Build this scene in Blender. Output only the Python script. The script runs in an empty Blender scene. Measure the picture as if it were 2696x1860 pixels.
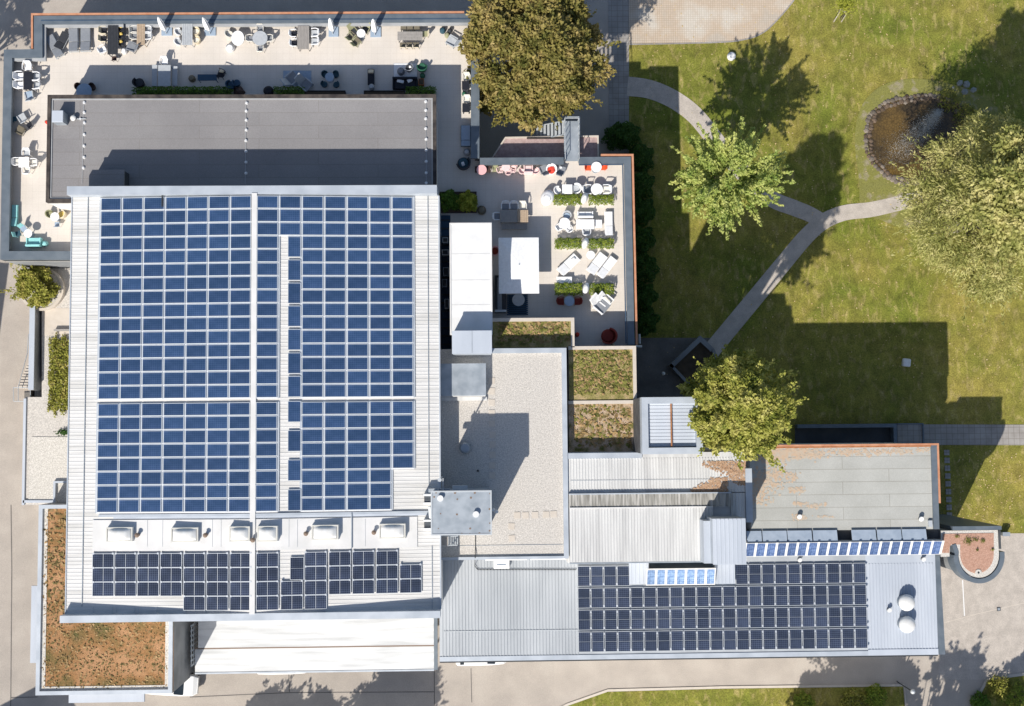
import bpy, math, random
import numpy as np
from mathutils import Vector, Matrix, Euler
random.seed(7)
RNG = np.random.default_rng(11)
sc = bpy.context.scene
col = sc.collection
RAD = math.radians
# ------------------------------------------------------------------ camera
FPX, CAMH = 2891.0, 96.0
cam_rot = Euler((RAD(3.52), RAD(-1.35), RAD(-0.5)), 'XYZ')
cd = bpy.data.cameras.new('camera'); cam = bpy.data.objects.new('camera', cd); col.objects.link(cam)
cd.sensor_width = 36; cd.lens = 36 * FPX / 2696; cd.clip_end = 2000; cd.clip_start = 1
cam.location = (0, 0, CAMH); cam.rotation_euler = cam_rot
sc.camera = cam
CR = cam_rot.to_matrix()
def W(px, py, z=0.0):
    """world point at height z that the photograph shows at px, py"""
    d = CR @ Vector(((px - 1348) / FPX, -(py - 930) / FPX, -1))
    t = (z - CAMH) / d.z
    return Vector((d.x * t, d.y * t, z))
# ------------------------------------------------------------------ light
SUN_EL, SUN_AZ = 42.2, 208.0
sun_to = Vector((math.sin(RAD(SUN_AZ)) * math.cos(RAD(SUN_EL)), math.cos(RAD(SUN_AZ)) * math.cos(RAD(SUN_EL)), math.sin(RAD(SUN_EL))))
ld = bpy.data.lights.new('sun', 'SUN'); ld.energy = 5.0; ld.angle = RAD(0.55); ld.color = (1.0, 0.945, 0.86)
lo = bpy.data.objects.new('sun', ld); col.objects.link(lo); lo.location = (-40, -80, 90)
lo.rotation_euler = sun_to.to_track_quat('Z', 'Y').to_euler()
wd = bpy.data.worlds.new('World'); sc.world = wd; wd.use_nodes = True
nt = wd.node_tree; bg = nt.nodes['Background']
sk = nt.nodes.new('ShaderNodeTexSky'); sk.sky_type = 'NISHITA'; sk.sun_disc = False
sk.sun_elevation = RAD(SUN_EL); sk.sun_rotation = RAD(SUN_AZ)
nt.links.new(sk.outputs[0], bg.inputs[0]); bg.inputs[1].default_value = 0.108
sc.view_settings.view_transform = 'Standard'; sc.view_settings.look = 'None'
sc.view_settings.exposure = 0.09; sc.view_settings.gamma = 1.0
SH = Vector((-sun_to.x / sun_to.z, -sun_to.y / sun_to.z))      # shadow offset per metre of height
# ------------------------------------------------------------------ levels (metres)
TZ, PZ = 10.0, 10.9          # terrace floor, terrace parapet
DZ = 13.4                    # dark bitumen roof
MZ, MRIDGE = 16.2, 0.8       # solar hall eaves and rise to the ridge
GZ = 13.8; SZ = 12.9; CZ = 13.9; LZ = 15.1; QZ = 19.3; FZ = 10.6; WZ = 9.7
XA, XB = W(60, 900).x, W(1450, 900).x
def gz(x):
    return 4.0 * min(1, max(0, (XB - x) / (XB - XA)))
# ------------------------------------------------------------------ materials
MATS = {}
def mat(name, c1, c2=None, scale=2.0, rough=0.85, bump=0.0, bscale=None, metal=0.0, c3=None, stretch=None, kind='noise', spec=0.3, contrast=(0.35, 0.65), rnd=0.0, trans=0.0, detail=6.0, fine=0.0):
    m = bpy.data.materials.new(name); m.use_nodes = True; MATS[name] = m
    n = m.node_tree.nodes; l = m.node_tree.links; p = n['Principled BSDF']
    p.inputs['Roughness'].default_value = rough; p.inputs['Metallic'].default_value = metal
    p.inputs['Specular IOR Level'].default_value = spec
    c1 = tuple(c1) + (1,)
    tc = n.new('ShaderNodeTexCoord'); co = tc.outputs['Object']
    if stretch:
        mp = n.new('ShaderNodeMapping'); mp.inputs['Scale'].default_value = stretch; l.new(co, mp.inputs['Vector']); co = mp.outputs[0]
    out = None
    if c2 is None:
        p.inputs['Base Color'].default_value = c1
        if fine or rnd:
            r0 = n.new('ShaderNodeRGB'); r0.outputs[0].default_value = c1; out = r0.outputs[0]
    else:
        tx = n.new('ShaderNodeTexNoise'); tx.inputs['Scale'].default_value = scale; tx.inputs['Detail'].default_value = detail
        l.new(co, tx.inputs['Vector'])
        cr = n.new('ShaderNodeValToRGB'); e = cr.color_ramp.elements
        e[0].position, e[1].position = contrast; e[0].color = c1; e[1].color = tuple(c2) + (1,)
        if c3 is not None:
            q = e.new(sum(contrast) / 2); q.color = tuple(c3) + (1,)
        l.new(tx.outputs[0], cr.inputs[0]); out = cr.outputs[0]
    if fine:
        t2 = n.new('ShaderNodeTexNoise'); t2.inputs['Scale'].default_value = 14; t2.inputs['Detail'].default_value = 4; l.new(tc.outputs['Object'], t2.inputs['Vector'])
        mr = n.new('ShaderNodeMapRange'); mr.inputs[1].default_value = .25; mr.inputs[2].default_value = .75
        mr.inputs[3].default_value = 1 - fine; mr.inputs[4].default_value = 1 + fine; l.new(t2.outputs[0], mr.inputs[0])
        vm = n.new('ShaderNodeVectorMath'); vm.operation = 'SCALE'; l.new(out, vm.inputs[0]); l.new(mr.outputs[0], vm.inputs['Scale']); out = vm.outputs[0]
    if rnd:
        oi = n.new('ShaderNodeObjectInfo'); mr = n.new('ShaderNodeMapRange'); mr.inputs[3].default_value = 1 - rnd; mr.inputs[4].default_value = 1 + rnd
        l.new(oi.outputs['Random'], mr.inputs[0])
        vm = n.new('ShaderNodeVectorMath'); vm.operation = 'SCALE'; l.new(out, vm.inputs[0]); l.new(mr.outputs[0], vm.inputs['Scale']); out = vm.outputs[0]
    if out is not None: l.new(out, p.inputs['Base Color'])
    if bump:
        b = n.new('ShaderNodeTexNoise'); b.inputs['Scale'].default_value = bscale or scale * 4; b.inputs['Detail'].default_value = 5
        l.new(tc.outputs['Object'], b.inputs['Vector'])
        bm_ = n.new('ShaderNodeBump'); bm_.inputs['Strength'].default_value = bump; bm_.inputs['Distance'].default_value = 0.05
        l.new(b.outputs[0], bm_.inputs['Height']); l.new(bm_.outputs[0], p.inputs['Normal'])
    if trans:
        t = n.new('ShaderNodeBsdfTranslucent'); mx = n.new('ShaderNodeMixShader'); mx.inputs[0].default_value = trans
        l.new(out, t.inputs[0]) if out is not None else None
        l.new(p.outputs[0], mx.inputs[1]); l.new(t.outputs[0], mx.inputs[2]); l.new(mx.outputs[0], n['Material Output'].inputs[0])
    return m
def grid_mat(name, base, base2, line, bw, bh, mortar, rough=0.8, offset=0.5, nscale=1.0, c3=None, spec=0.3, rnd=0.0, contrast=(.35, .65), fine=0.0, metal=0.0, rot=0.0):
    """noise-tinted surface with brick-pattern joints"""
    m = mat(name, base, base2, nscale, rough, c3=c3, spec=spec, contrast=contrast, rnd=rnd, fine=fine, metal=metal)
    n = m.node_tree.nodes; l = m.node_tree.links; p = n['Principled BSDF']
    src = p.inputs['Base Color'].links[0].from_socket
    tc = n.new('ShaderNodeTexCoord'); br = n.new('ShaderNodeTexBrick')
    mp = n.new('ShaderNodeMapping'); mp.inputs['Rotation'].default_value = (0, 0, rot); l.new(tc.outputs['Object'], mp.inputs['Vector'])
    l.new(mp.outputs[0], br.inputs['Vector']); br.offset = offset
    br.inputs['Scale'].default_value = 1; br.inputs['Brick Width'].default_value = bw; br.inputs['Row Height'].default_value = bh
    br.inputs['Mortar Size'].default_value = mortar; br.inputs['Mortar Smooth'].default_value = 0.3
    br.inputs['Color1'].default_value = (1, 1, 1, 1); br.inputs['Color2'].default_value = (.98, .98, .98, 1) if name == 'terrace_floor' else (.92, .92, .92, 1); br.inputs['Mortar'].default_value = tuple(line) + (1,)
    mx = n.new('ShaderNodeMix'); mx.data_type = 'RGBA'; mx.blend_type = 'MULTIPLY'; mx.inputs[0].default_value = 1
    l.new(src, mx.inputs[6]); l.new(br.outputs[0], mx.inputs[7]); l.new(mx.outputs[2], p.inputs['Base Color'])
    return m
# ------------------------------------------------------------------ mesh builder
class MB:
    def __init__(s): s.v = []; s.f = []
    def add(s, vs, fs):
        o = len(s.v); s.v += [tuple(q) for q in vs]; s.f += [tuple(i + o for i in f) for f in fs]; return s
    def box(s, x0, x1, y0, y1, z0, z1):
        if x0 > x1: x0, x1 = x1, x0
        if y0 > y1: y0, y1 = y1, y0
        return s.add([(x0, y0, z0), (x1, y0, z0), (x1, y1, z0), (x0, y1, z0), (x0, y0, z1), (x1, y0, z1), (x1, y1, z1), (x0, y1, z1)],
                     [(0, 3, 2, 1), (4, 5, 6, 7), (0, 1, 5, 4), (1, 2, 6, 5), (2, 3, 7, 6), (3, 0, 4, 7)])
    def obox(s, c, lx, ly, z0, z1, a=0, taper=1.0):
        ca, sa = math.cos(a), math.sin(a); vs = []
        for z, k in ((z0, 1), (z1, taper)):
            for dx, dy in ((-1, -1), (1, -1), (1, 1), (-1, 1)):
                x, y = dx * lx / 2 * k, dy * ly / 2 * k; vs.append((c[0] + x * ca - y * sa, c[1] + x * sa + y * ca, z))
        return s.add(vs, [(0, 3, 2, 1), (4, 5, 6, 7), (0, 1, 5, 4), (1, 2, 6, 5), (2, 3, 7, 6), (3, 0, 4, 7)])
    def prism(s, poly, z0, z1):
        a = sum(poly[i][0] * poly[(i + 1) % len(poly)][1] - poly[(i + 1) % len(poly)][0] * poly[i][1] for i in range(len(poly)))
        if a < 0: poly = poly[::-1]
        n = len(poly); vs = [(p[0], p[1], z0) for p in poly] + [(p[0], p[1], z1) for p in poly]
        return s.add(vs, [tuple(range(n))[::-1], tuple(range(n, 2 * n))] + [(i, (i + 1) % n, n + (i + 1) % n, n + i) for i in range(n)])
    def cyl(s, c, z0, z1, r, n=16, r2=None, cap=True, sy=1.0, a0=0.0):
        r2 = r if r2 is None else r2; vs = []
        for z, q in ((z0, r), (z1, r2)):
            for i in range(n):
                a = 2 * math.pi * i / n
                x, y = q * math.cos(a), q * math.sin(a) * sy
                vs.append((c[0] + x * math.cos(a0) - y * math.sin(a0), c[1] + x * math.sin(a0) + y * math.cos(a0), z))
        fs = [(i, (i + 1) % n, n + (i + 1) % n, n + i) for i in range(n)]
        if cap: fs += [tuple(range(n))[::-1], tuple(range(n, 2 * n))]
        return s.add(vs, fs)
    def lathe(s, c, prof, n=16, sy=1.0, a0=0.0):
        vs = []; m = len(prof)
        for r, z in prof:
            for i in range(n):
                a = 2 * math.pi * i / n; x, y = r * math.cos(a), r * math.sin(a) * sy
                vs.append((c[0] + x * math.cos(a0) - y * math.sin(a0), c[1] + x * math.sin(a0) + y * math.cos(a0), z))
        fs = [(j * n + i, j * n + (i + 1) % n, (j + 1) * n + (i + 1) % n, (j + 1) * n + i) for j in range(m - 1) for i in range(n)]
        fs += [tuple(range(n))[::-1], tuple(range((m - 1) * n, m * n))]
        return s.add(vs, fs)
    def tube(s, p, q, r, n=6, r2=None):
        p, q = Vector(p), Vector(q); d = (q - p)
        if d.length < 1e-6: return s
        r2 = r if r2 is None else r2
        d.normalize(); u = d.orthogonal().normalized(); w = d.cross(u); vs = []
        for c, k in ((p, r), (q, r2)):
            for i in range(n):
                a = 2 * math.pi * i / n; vs.append(tuple(c + u * (k * math.cos(a)) + w * (k * math.sin(a))))
        return s.add(vs, [(i, (i + 1) % n, n + (i + 1) % n, n + i) for i in range(n)] + [tuple(range(n))[::-1], tuple(range(n, 2 * n))])
    def quad(s, a, b, c, d): return s.add([a, b, c, d], [(0, 1, 2, 3)])
    def arr(s, V, k=4):
        """V: (n,k,3) array of polygons"""
        o = len(s.v); s.v += [tuple(p) for p in V.reshape(-1, 3).tolist()]
        s.f += [tuple(range(o + i * k, o + i * k + k)) for i in range(len(V))]; return s
    def build(s, name, m, parent=None, smooth=False, bevel=0.0, label=None, kind=None, local=False):
        me = bpy.data.meshes.new(name)
        off = Vector((0, 0, 0))
        if parent is not None and not local:
            q = parent
            while q is not None: off += q.location; q = q.parent
        vs = s.v if off.length == 0 else (np.array(s.v) - np.array(off)).tolist()
        me.from_pydata(vs, [], s.f); me.materials.append(MATS[m] if isinstance(m, str) else m)
        if smooth: me.polygons.foreach_set('use_smooth', [True] * len(me.polygons))
        me.update(); o = bpy.data.objects.new(name, me); col.objects.link(o)
        if parent is not None: o.parent = parent
        if bevel:
            b = o.modifiers.new('bevel', 'BEVEL'); b.width = bevel; b.segments = 2; b.limit_method = 'ANGLE'
        if label: o['label'] = label
        if kind: o['kind'] = kind
        return o
def tag(o, label=None, cat=None, group=None, kind=None):
    if label: o['label'] = label
    if cat: o['category'] = cat
    if group: o['group'] = group
    if kind: o['kind'] = kind
    return o
def thing(name, label, cat, loc=(0, 0, 0), rot=0.0, group=None):
    o = bpy.data.objects.new(name, None); col.objects.link(o); o.location = loc; o.rotation_euler = (0, 0, rot); o.empty_display_size = 0.3
    return tag(o, label, cat, group)
def kids(o): return [c for c in list(o.children)]
def copy_tree(o, parent=None):
    c = o.copy(); col.objects.link(c); c.parent = parent
    for k in kids(o): copy_tree(k, c)
    return c
def rect(px0, py0, px1, py1, z):
    cx, cy = (px0 + px1) / 2, (py0 + py1) / 2
    return W(px0, cy, z).x, W(px1, cy, z).x, W(cx, py1, z).y, W(cx, py0, z).y
def poly(pts, z): return [tuple(W(a, b, z).xy) for a, b in pts]
def ring(mb, x0, x1, y0, y1, w, z0, z1):
    """four mitre-free bars round a rectangle, butted end to end"""
    mb.box(x0, x1, y1 - w, y1, z0, z1); mb.box(x0, x1, y0, y0 + w, z0, z1)
    mb.box(x0, x0 + w, y0 + w, y1 - w, z0, z1); mb.box(x1 - w, x1, y0 + w, y1 - w, z0, z1)
ORD = ['first', 'second', 'third', 'fourth', 'fifth', 'sixth', 'seventh', 'eighth', 'ninth', 'tenth', 'eleventh', 'twelfth', 'thirteenth', 'fourteenth', 'fifteenth', 'sixteenth', 'seventeenth', 'eighteenth', 'nineteenth', 'twentieth', 'twenty-first', 'twenty-second', 'twenty-third']
# ------------------------------------------------------------------ palette
mat('asphalt', (.41, .365, .32), (.48, .43, .375), .5, .95, bump=.25, bscale=30, c3=(.445, .395, .345), fine=.12)
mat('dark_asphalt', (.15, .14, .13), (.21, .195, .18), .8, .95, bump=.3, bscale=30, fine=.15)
mat('north_asphalt', (.10, .10, .10), (.15, .145, .14), .8, .95, fine=.12)
mat('path', (.43, .385, .34), (.53, .475, .42), 1.2, .95, bump=.3, bscale=25, fine=.2)
mat('lawn', (.125, .14, .018), (.235, .205, .048), .5, .95, bump=.9, bscale=18, c3=(.18, .172, .030), contrast=(.25, .75), detail=14, fine=.75)
mat('bank', (.21, .205, .06), (.31, .27, .18), .9, .95, bump=.6, bscale=14, fine=.35, c3=(.22, .215, .055), contrast=(.4, .65))
mat('soil', (.06, .045, .03), (.10, .075, .05), 2, .95)
mat('soil_red', (.30, .14, .07), (.40, .21, .12), 6, .95, bump=.6, bscale=20, fine=.25)
grid_mat('cobble', (.52, .46, .39), (.62, .57, .50), (.74, .70, .64), .2, .2, .02, .95, offset=0, nscale=.35, c3=(.56, .46, .36))
grid_mat('pavers', (.30, .28, .26), (.38, .36, .34), (.6, .58, .55), .5, .5, .02, .9, offset=0, nscale=1.0)
grid_mat('terrace_floor', (.63, .58, .52), (.69, .635, .575), (.90, .89, .88), .5, .5, .012, .9, offset=0, nscale=.4, fine=.05)
mat('terrace_gravel', (.62, .56, .49), (.68, .62, .54), 3, .95)
mat('coping', (.125, .155, .185), (.165, .195, .225), 1.5, .5, metal=.2, spec=.5)
mat('coping_blue', (.055, .09, .14), (.075, .115, .17), 1.5, .55, metal=.2)
mat('coping_light', (.40, .44, .49), (.50, .54, .59), .8, .5, metal=.1, spec=.5)
mat('coping_white', (.74, .73, .71), (.82, .81, .79), .8, .6)
mat('inner_wall', (.34, .35, .36), (.42, .43, .44), 1, .8)
mat('copper', (.60, .27, .15), (.72, .37, .22), 2, .55, metal=.3)
mat('wall_grey', (.20, .21, .22), (.28, .29, .30), .6, .85)
mat('wall_dark', (.05, .055, .06), (.08, .085, .09), .6, .8)
mat('wall_white', (.62, .61, .59), (.72, .71, .69), .6, .85)
mat('glass_dark', (.02, .03, .04), (.04, .05, .06), 1, .12, spec=.6)
grid_mat('bitumen', (.245, .236, .238), (.28, .27, .27), (.84, .82, .80), 9, 1.0, .03, .9, nscale=.25, fine=.12)
mat('bitumen_edge', (.035, .03, .03), (.09, .075, .065), 2, .8)
grid_mat('felt_roof', (.415, .415, .385), (.47, .47, .44), (.70, .68, .65), 7.3, .98, .028, .9, nscale=.5, fine=.09)
mat('white_sheet', (.56, .55, .525), (.68, .67, .65), .9, .5, stretch=(.22, 2.2, 1), spec=.3, fine=.05, contrast=(.3, .55))
mat('white_trim', (.64, .635, .62), (.71, .70, .69), 1, .55)
mat('pale_sheet', (.50, .50, .495), (.63, .63, .62), .9, .6, stretch=(2.2, .2, 1), fine=.06, contrast=(.3, .6))
mat('grey_sheet', (.37, .395, .42), (.47, .495, .52), .5, .5, stretch=(1, .2, 1), spec=.4, fine=.04)
mat('bluish_sheet', (.44, .48, .54), (.54, .58, .64), .5, .5, stretch=(1, .2, 1), spec=.4, fine=.03)
mat('block_sheet', (.70, .70, .69), (.77, .77, .765), 1.2, .5, contrast=(.3, .6))
mat('cladding_dark', (.075, .075, .08), (.11, .11, .115), 1, .7)
mat('canopy_sheet', (.44, .45, .455), (.62, .63, .635), .8, .45, stretch=(.25, 2.5, 1), spec=.4, fine=.03, contrast=(.3, .55))
mat('dirty_sheet', (.22, .21, .19), (.50, .48, .45), 1.4, .8, stretch=(4, .4, 1), c3=(.34, .33, .30))
mat('gravel_roof', (.50, .47, .43), (.64, .60, .55), 9, .95, bump=.8, bscale=22, c3=(.58, .545, .50), fine=.22)
mat('gravel_slab', (.56, .50, .43), (.60, .54, .47), 3, .9)
mat('sedum_brown', (.12, .11, .04), (.42, .235, .12), .5, .95, bump=1, bscale=12, c3=(.31, .165, .07), contrast=(.32, .62), detail=12, fine=.35)
mat('sedum_green', (.17, .155, .05), (.42, .32, .17), 1.6, .95, bump=1, bscale=12, c3=(.28, .24, .09), contrast=(.32, .66), detail=10, fine=.35)
mat('sedum_mixed', (.15, .14, .04), (.50, .38, .28), 1.6, .95, bump=1, bscale=12, c3=(.40, .30, .19), contrast=(.32, .62), detail=10, fine=.35)
mat('tuft_green', (.13, .14, .03), (.27, .26, .07), 1.5, .9, trans=.2)
mat('tuft_brown', (.22, .15, .06), (.42, .28, .14), 1.5, .9)
mat('tuft_dark', (.10, .09, .03), (.20, .15, .06), 1.5, .9)
mat('tuft_orange', (.45, .22, .05), (.5, .30, .06), 1.5, .9)
mat('red_gravel', (.42, .24, .17), (.52, .32, .24), 8, .95, bump=.6, bscale=22, fine=.2)
mat('pink_gravel', (.36, .26, .25), (.47, .36, .34), 3, .95, fine=.15)
mat('gravel_rim', (.48, .45, .40), (.68, .65, .60), 12, .95, fine=.25)
mat('pv_frame', (.66, .69, .72), rough=.35, metal=.35, spec=.5)
mat('pv_frame_white', (.58, .63, .69), rough=.4, metal=.1, spec=.5)
grid_mat('pv_blue', (.022, .052, .120), (.034, .070, .158), (1.9, 1.6, 1.4), .155, .155, .012, .22, offset=0, nscale=1.2, spec=.5, rnd=.16)
grid_mat('pv_black', (.022, .030, .052), (.032, .044, .080), (3.6, 3.2, 2.6), .155, .155, .012, .2, offset=0, nscale=1.0, spec=.5, rnd=.22)
grid_mat('pv_violet', (.05, .085, .19), (.10, .15, .29), (1.7, 1.6, 1.4), .155, .155, .014, .2, offset=0, nscale=4, spec=.5, rnd=.2, contrast=(.4, .6))
grid_mat('pv_light', (.13, .21, .38), (.24, .35, .55), (1.7, 1.6, 1.4), .155, .155, .014, .2, offset=0, nscale=4, spec=.5, rnd=.15, contrast=(.4, .6))
mat('clamp', (.8, .8, .8), rough=.4, metal=.2)
mat('pane_grey', (.36, .43, .52), (.44, .51, .60), 2, .3, spec=.5)
mat('dome', (.80, .80, .78), (.72, .70, .66), 3, .25, spec=.5)
mat('dome_frame', (.60, .59, .54), rough=.6)
mat('vent_brown', (.22, .16, .12), rough=.7)
mat('metal_grey', (.30, .34, .38), (.42, .46, .50), 1.2, .5, metal=.3)
mat('metal_light', (.55, .58, .60), rough=.45, metal=.3)
mat('metal_dark', (.05, .055, .06), rough=.5, metal=.2)
mat('white_paint', (.80, .80, .79), rough=.5)
mat('black_paint', (.012, .013, .017), rough=.5)
mat('rust', (.30, .12, .05), (.42, .20, .09), 3, .9)
mat('leaf_litter', (.38, .23, .14), (.52, .36, .24), 4, .9, fine=.4)
mat('water', (.145, .092, .030), (.062, .045, .024), .45, .10, spec=.6, contrast=(.42, .62))
mat('pond_bed', (.20, .115, .03), (.10, .06, .02), 3.0, .8, fine=.3)
mat('stone', (.12, .095, .075), (.27, .235, .20), 5, .9, bump=.6, bscale=9, rnd=.35)
mat('stone_dark', (.07, .045, .03), (.20, .15, .11), 5, .8, bump=.6, bscale=9, rnd=.35)
mat('boulder', (.22, .23, .22), (.34, .35, .33), 3, .9, bump=.6, bscale=8)
mat('bark', (.09, .07, .05), (.19, .16, .12), 6, .95, bump=.8, bscale=14)
mat('bark_pale', (.34, .30, .24), (.46, .42, .35), 4, .9)
mat('wood', (.40, .30, .21), (.50, .39, .28), 3, .7, stretch=(1, 6, 1))
mat('wood_grey', (.29, .27, .25), (.37, .345, .32), 3, .8, stretch=(6, 1, 1))
mat('leaf_beech', (.11, .12, .028), (.43, .33, .13), .9, .6, c3=(.27, .23, .065), contrast=(.3, .68), trans=.25, spec=.2, fine=.4)
mat('leaf_light', (.24, .33, .07), (.60, .62, .21), 1.0, .5, c3=(.45, .51, .14), trans=.35, spec=.3, fine=.4)
mat('leaf_conifer', (.16, .19, .03), (.56, .52, .17), 1.2, .6, c3=(.38, .38, .08), trans=.3, spec=.2, fine=.4)
mat('leaf_willow', (.24, .26, .07), (.66, .60, .27), .8, .6, c3=(.47, .46, .16), trans=.35, spec=.2, fine=.4)
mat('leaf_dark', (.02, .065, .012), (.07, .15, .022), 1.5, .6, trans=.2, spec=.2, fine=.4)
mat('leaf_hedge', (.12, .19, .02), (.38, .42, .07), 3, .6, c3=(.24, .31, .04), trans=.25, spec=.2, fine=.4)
mat('leaf_hedge_shade', (.07, .15, .02), (.16, .27, .035), 3, .6, trans=.2, spec=.2, fine=.4)  # hedge leaves with the shade put into a darker green
mat('leaf_bush', (.20, .24, .02), (.50, .50, .08), 2, .55, trans=.3, spec=.2, fine=.4)
mat('leaf_dry', (.17, .16, .03), (.42, .37, .10), 2, .7, c3=(.28, .29, .05), trans=.2, spec=.2, fine=.4)
for nm, c in dict(f_white=(.82, .82, .82), f_offwhite=(.70, .67, .60), f_cream=(.66, .58, .42), f_grey=(.22, .235, .26), f_lightgrey=(.42, .44, .46), f_dark=(.035, .038, .045), f_black=(.014, .016, .024), f_navy=(.03, .07, .12), f_teal=(.03, .08, .11), f_turq=(.28, .60, .60), f_pink=(.80, .45, .45), f_palepink=(.82, .60, .58), f_red=(.55, .05, .03), f_orange=(.72, .10, .03), f_brownred=(.20, .025, .015), f_green=(.03, .12, .07), f_blue=(.30, .38, .48), f_wicker=(.16, .14, .10), f_terra=(.42, .14, .04), f_brown=(.06, .035, .03), f_yellow=(.62, .45, .12), f_olive=(.30, .30, .18)).items():
    c2 = tuple(min(.9, q * 1.12 + .004) for q in c)
    mat(nm, c, c2, 6, .65, spec=.3)

def water_cells():
    m = MATS['water']; n = m.node_tree.nodes; l = m.node_tree.links; p = n['Principled BSDF']; src = p.inputs['Base Color'].links[0].from_socket
    tc = n.new('ShaderNodeTexCoord'); v = n.new('ShaderNodeTexVoronoi'); v.feature = 'DISTANCE_TO_EDGE'; v.inputs['Scale'].default_value = 4.2; l.new(tc.outputs['Object'], v.inputs['Vector'])
    r = n.new('ShaderNodeMapRange'); r.inputs[1].default_value = 0; r.inputs[2].default_value = .12; r.inputs[3].default_value = .5; r.inputs[4].default_value = 1; l.new(v.outputs[0], r.inputs[0])
    w = n.new('ShaderNodeVectorMath'); w.operation = 'SCALE'; l.new(src, w.inputs[0]); l.new(r.outputs[0], w.inputs['Scale']); l.new(w.outputs[0], p.inputs['Base Color'])
water_cells()

def lawn_mat():
    m = MATS['lawn']; n = m.node_tree.nodes; l = m.node_tree.links; p = n['Principled BSDF']; tc = n.new('ShaderNodeTexCoord')
    def noise(sc_, det, a, b, lo, hi, st=None):
        t = n.new('ShaderNodeTexNoise'); t.inputs['Scale'].default_value = sc_; t.inputs['Detail'].default_value = det; t.inputs['Distortion'].default_value = .6
        if st: mp = n.new('ShaderNodeMapping'); mp.inputs['Scale'].default_value = st; mp.inputs['Rotation'].default_value = (0, 0, .5); l.new(tc.outputs['Object'], mp.inputs['Vector']); l.new(mp.outputs[0], t.inputs['Vector'])
        else: l.new(tc.outputs['Object'], t.inputs['Vector'])
        r = n.new('ShaderNodeMapRange'); r.inputs[1].default_value = a; r.inputs[2].default_value = b; r.inputs[3].default_value = lo; r.inputs[4].default_value = hi; l.new(t.outputs[0], r.inputs[0]); return r.outputs[0]
    mx = n.new('ShaderNodeMix'); mx.data_type = 'RGBA'; l.new(noise(.13, 6, .35, .65, 0, 1), mx.inputs[0]); mx.inputs[6].default_value = (.15, .175, .024, 1); mx.inputs[7].default_value = (.275, .232, .052, 1)
    m2 = n.new('ShaderNodeMix'); m2.data_type = 'RGBA'; l.new(noise(2.2, 12, .52, .75, 0, .75, (1, .45, 1)), m2.inputs[0]); l.new(mx.outputs[2], m2.inputs[6]); m2.inputs[7].default_value = (.42, .33, .14, 1)
    out = m2.outputs[2]
    for q in (noise(.9, 12, .25, .75, .68, 1.32), noise(9, 6, .25, .75, .55, 1.45)):
        v = n.new('ShaderNodeVectorMath'); v.operation = 'SCALE'; l.new(out, v.inputs[0]); l.new(q, v.inputs['Scale']); out = v.outputs[0]
    l.new(out, p.inputs['Base Color'])
lawn_mat()
# ================================================================== GROUND
gx = [-500, -200, XA] + [XA + (XB - XA) * i / 12 for i in range(1, 13)] + [XB + 40, 500]
gx = sorted(gx); mb = MB(); ys = [-500, -60, 0, 60, 500]
vs = [(x, y, gz(x)) for y in ys for x in gx]; n = len(gx)
mb.add(vs, [(j * n + i, j * n + i + 1, (j + 1) * n + i + 1, (j + 1) * n + i) for j in range(len(ys) - 1) for i in range(n - 1)])
tag(mb.build('ground', 'asphalt'), kind='structure')
def sheet(name, pts, m, z, world=False):
    p = pts if world else poly(pts, z)
    a = sum(p[i][0] * p[(i + 1) % len(p)][1] - p[(i + 1) % len(p)][0] * p[i][1] for i in range(len(p)))
    if a < 0: p = p[::-1]
    mb = MB(); mb.add([(x, y, z) for x, y in p], [tuple(range(len(p)))])
    o = mb.build(name, m)
    import bmesh
    b = bmesh.new(); b.from_mesh(o.data); bmesh.ops.triangulate(b, faces=b.faces[:]); b.to_mesh(o.data); b.free()
    return tag(o, kind='structure')
def band(name, pts, w0, w1, m, z):
    """strip of varying width along a pixel polyline"""
    P = [W(a, b, 0).xy for a, b in pts]; L, R_ = [], []
    for i, p in enumerate(P):
        d = (P[min(i + 1, len(P) - 1)] - P[max(i - 1, 0)]).normalized(); nrm = Vector((-d.y, d.x)); w = (w0 + (w1 - w0) * i / (len(P) - 1)) / 2
        L.append(tuple(p + nrm * w)); R_.append(tuple(p - nrm * w))
    mb = MB(); n = len(P); mb.add([(x, y, z) for x, y in L + R_], [(i, n + i, n + i + 1, i + 1) for i in range(n - 1)])
    return tag(mb.build(name, m), kind='structure')
def curve(pts, k=6):
    out = []
    for i in range(len(pts) - 1):
        p0 = pts[max(i - 1, 0)]; p1 = pts[i]; p2 = pts[i + 1]; p3 = pts[min(i + 2, len(pts) - 1)]
        for j in range(k):
            t = j / k
            out.append(tuple(.5 * ((2 * p1[c]) + (-p0[c] + p2[c]) * t + (2 * p0[c] - 5 * p1[c] + 4 * p2[c] - p3[c]) * t * t + (-p0[c] + 3 * p1[c] - 3 * p2[c] + p3[c]) * t ** 3) for c in (0, 1)))
    return out + [pts[-1]]
sheet('lawn', [(1656, -900), (4200, -900), (4200, 1396), (2640, 1405), (2500, 1415), (2300, 1415), (1656, 1415)], 'lawn', .02)
sheet('cobbled_yard', [(1650, 118)] + curve([(1700, 117), (1880, 112), (1960, 104), (2010, 85), (2050, 48), (2090, 0), (2150, -90), (2230, -220)]) + [(1650, -220)], 'cobble', .03)
band('lawn_edging', curve([(1650, 118), (1880, 113), (1960, 105), (2010, 86), (2050, 49), (2090, 1), (2150, -89)]), .12, .12, 'pavers', .05)
sheet('service_path', [(1600, -200), (1656, -200), (1656, 420), (1604, 420)], 'pavers', .035)
band('garden_path', curve([(1652, 228), (1710, 236), (1772, 262), (1830, 305), (1885, 372), (1950, 450), (2025, 520), (2090, 548), (2130, 564), (2166, 584)]), 1.75, 1.35, 'path', .04)
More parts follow.
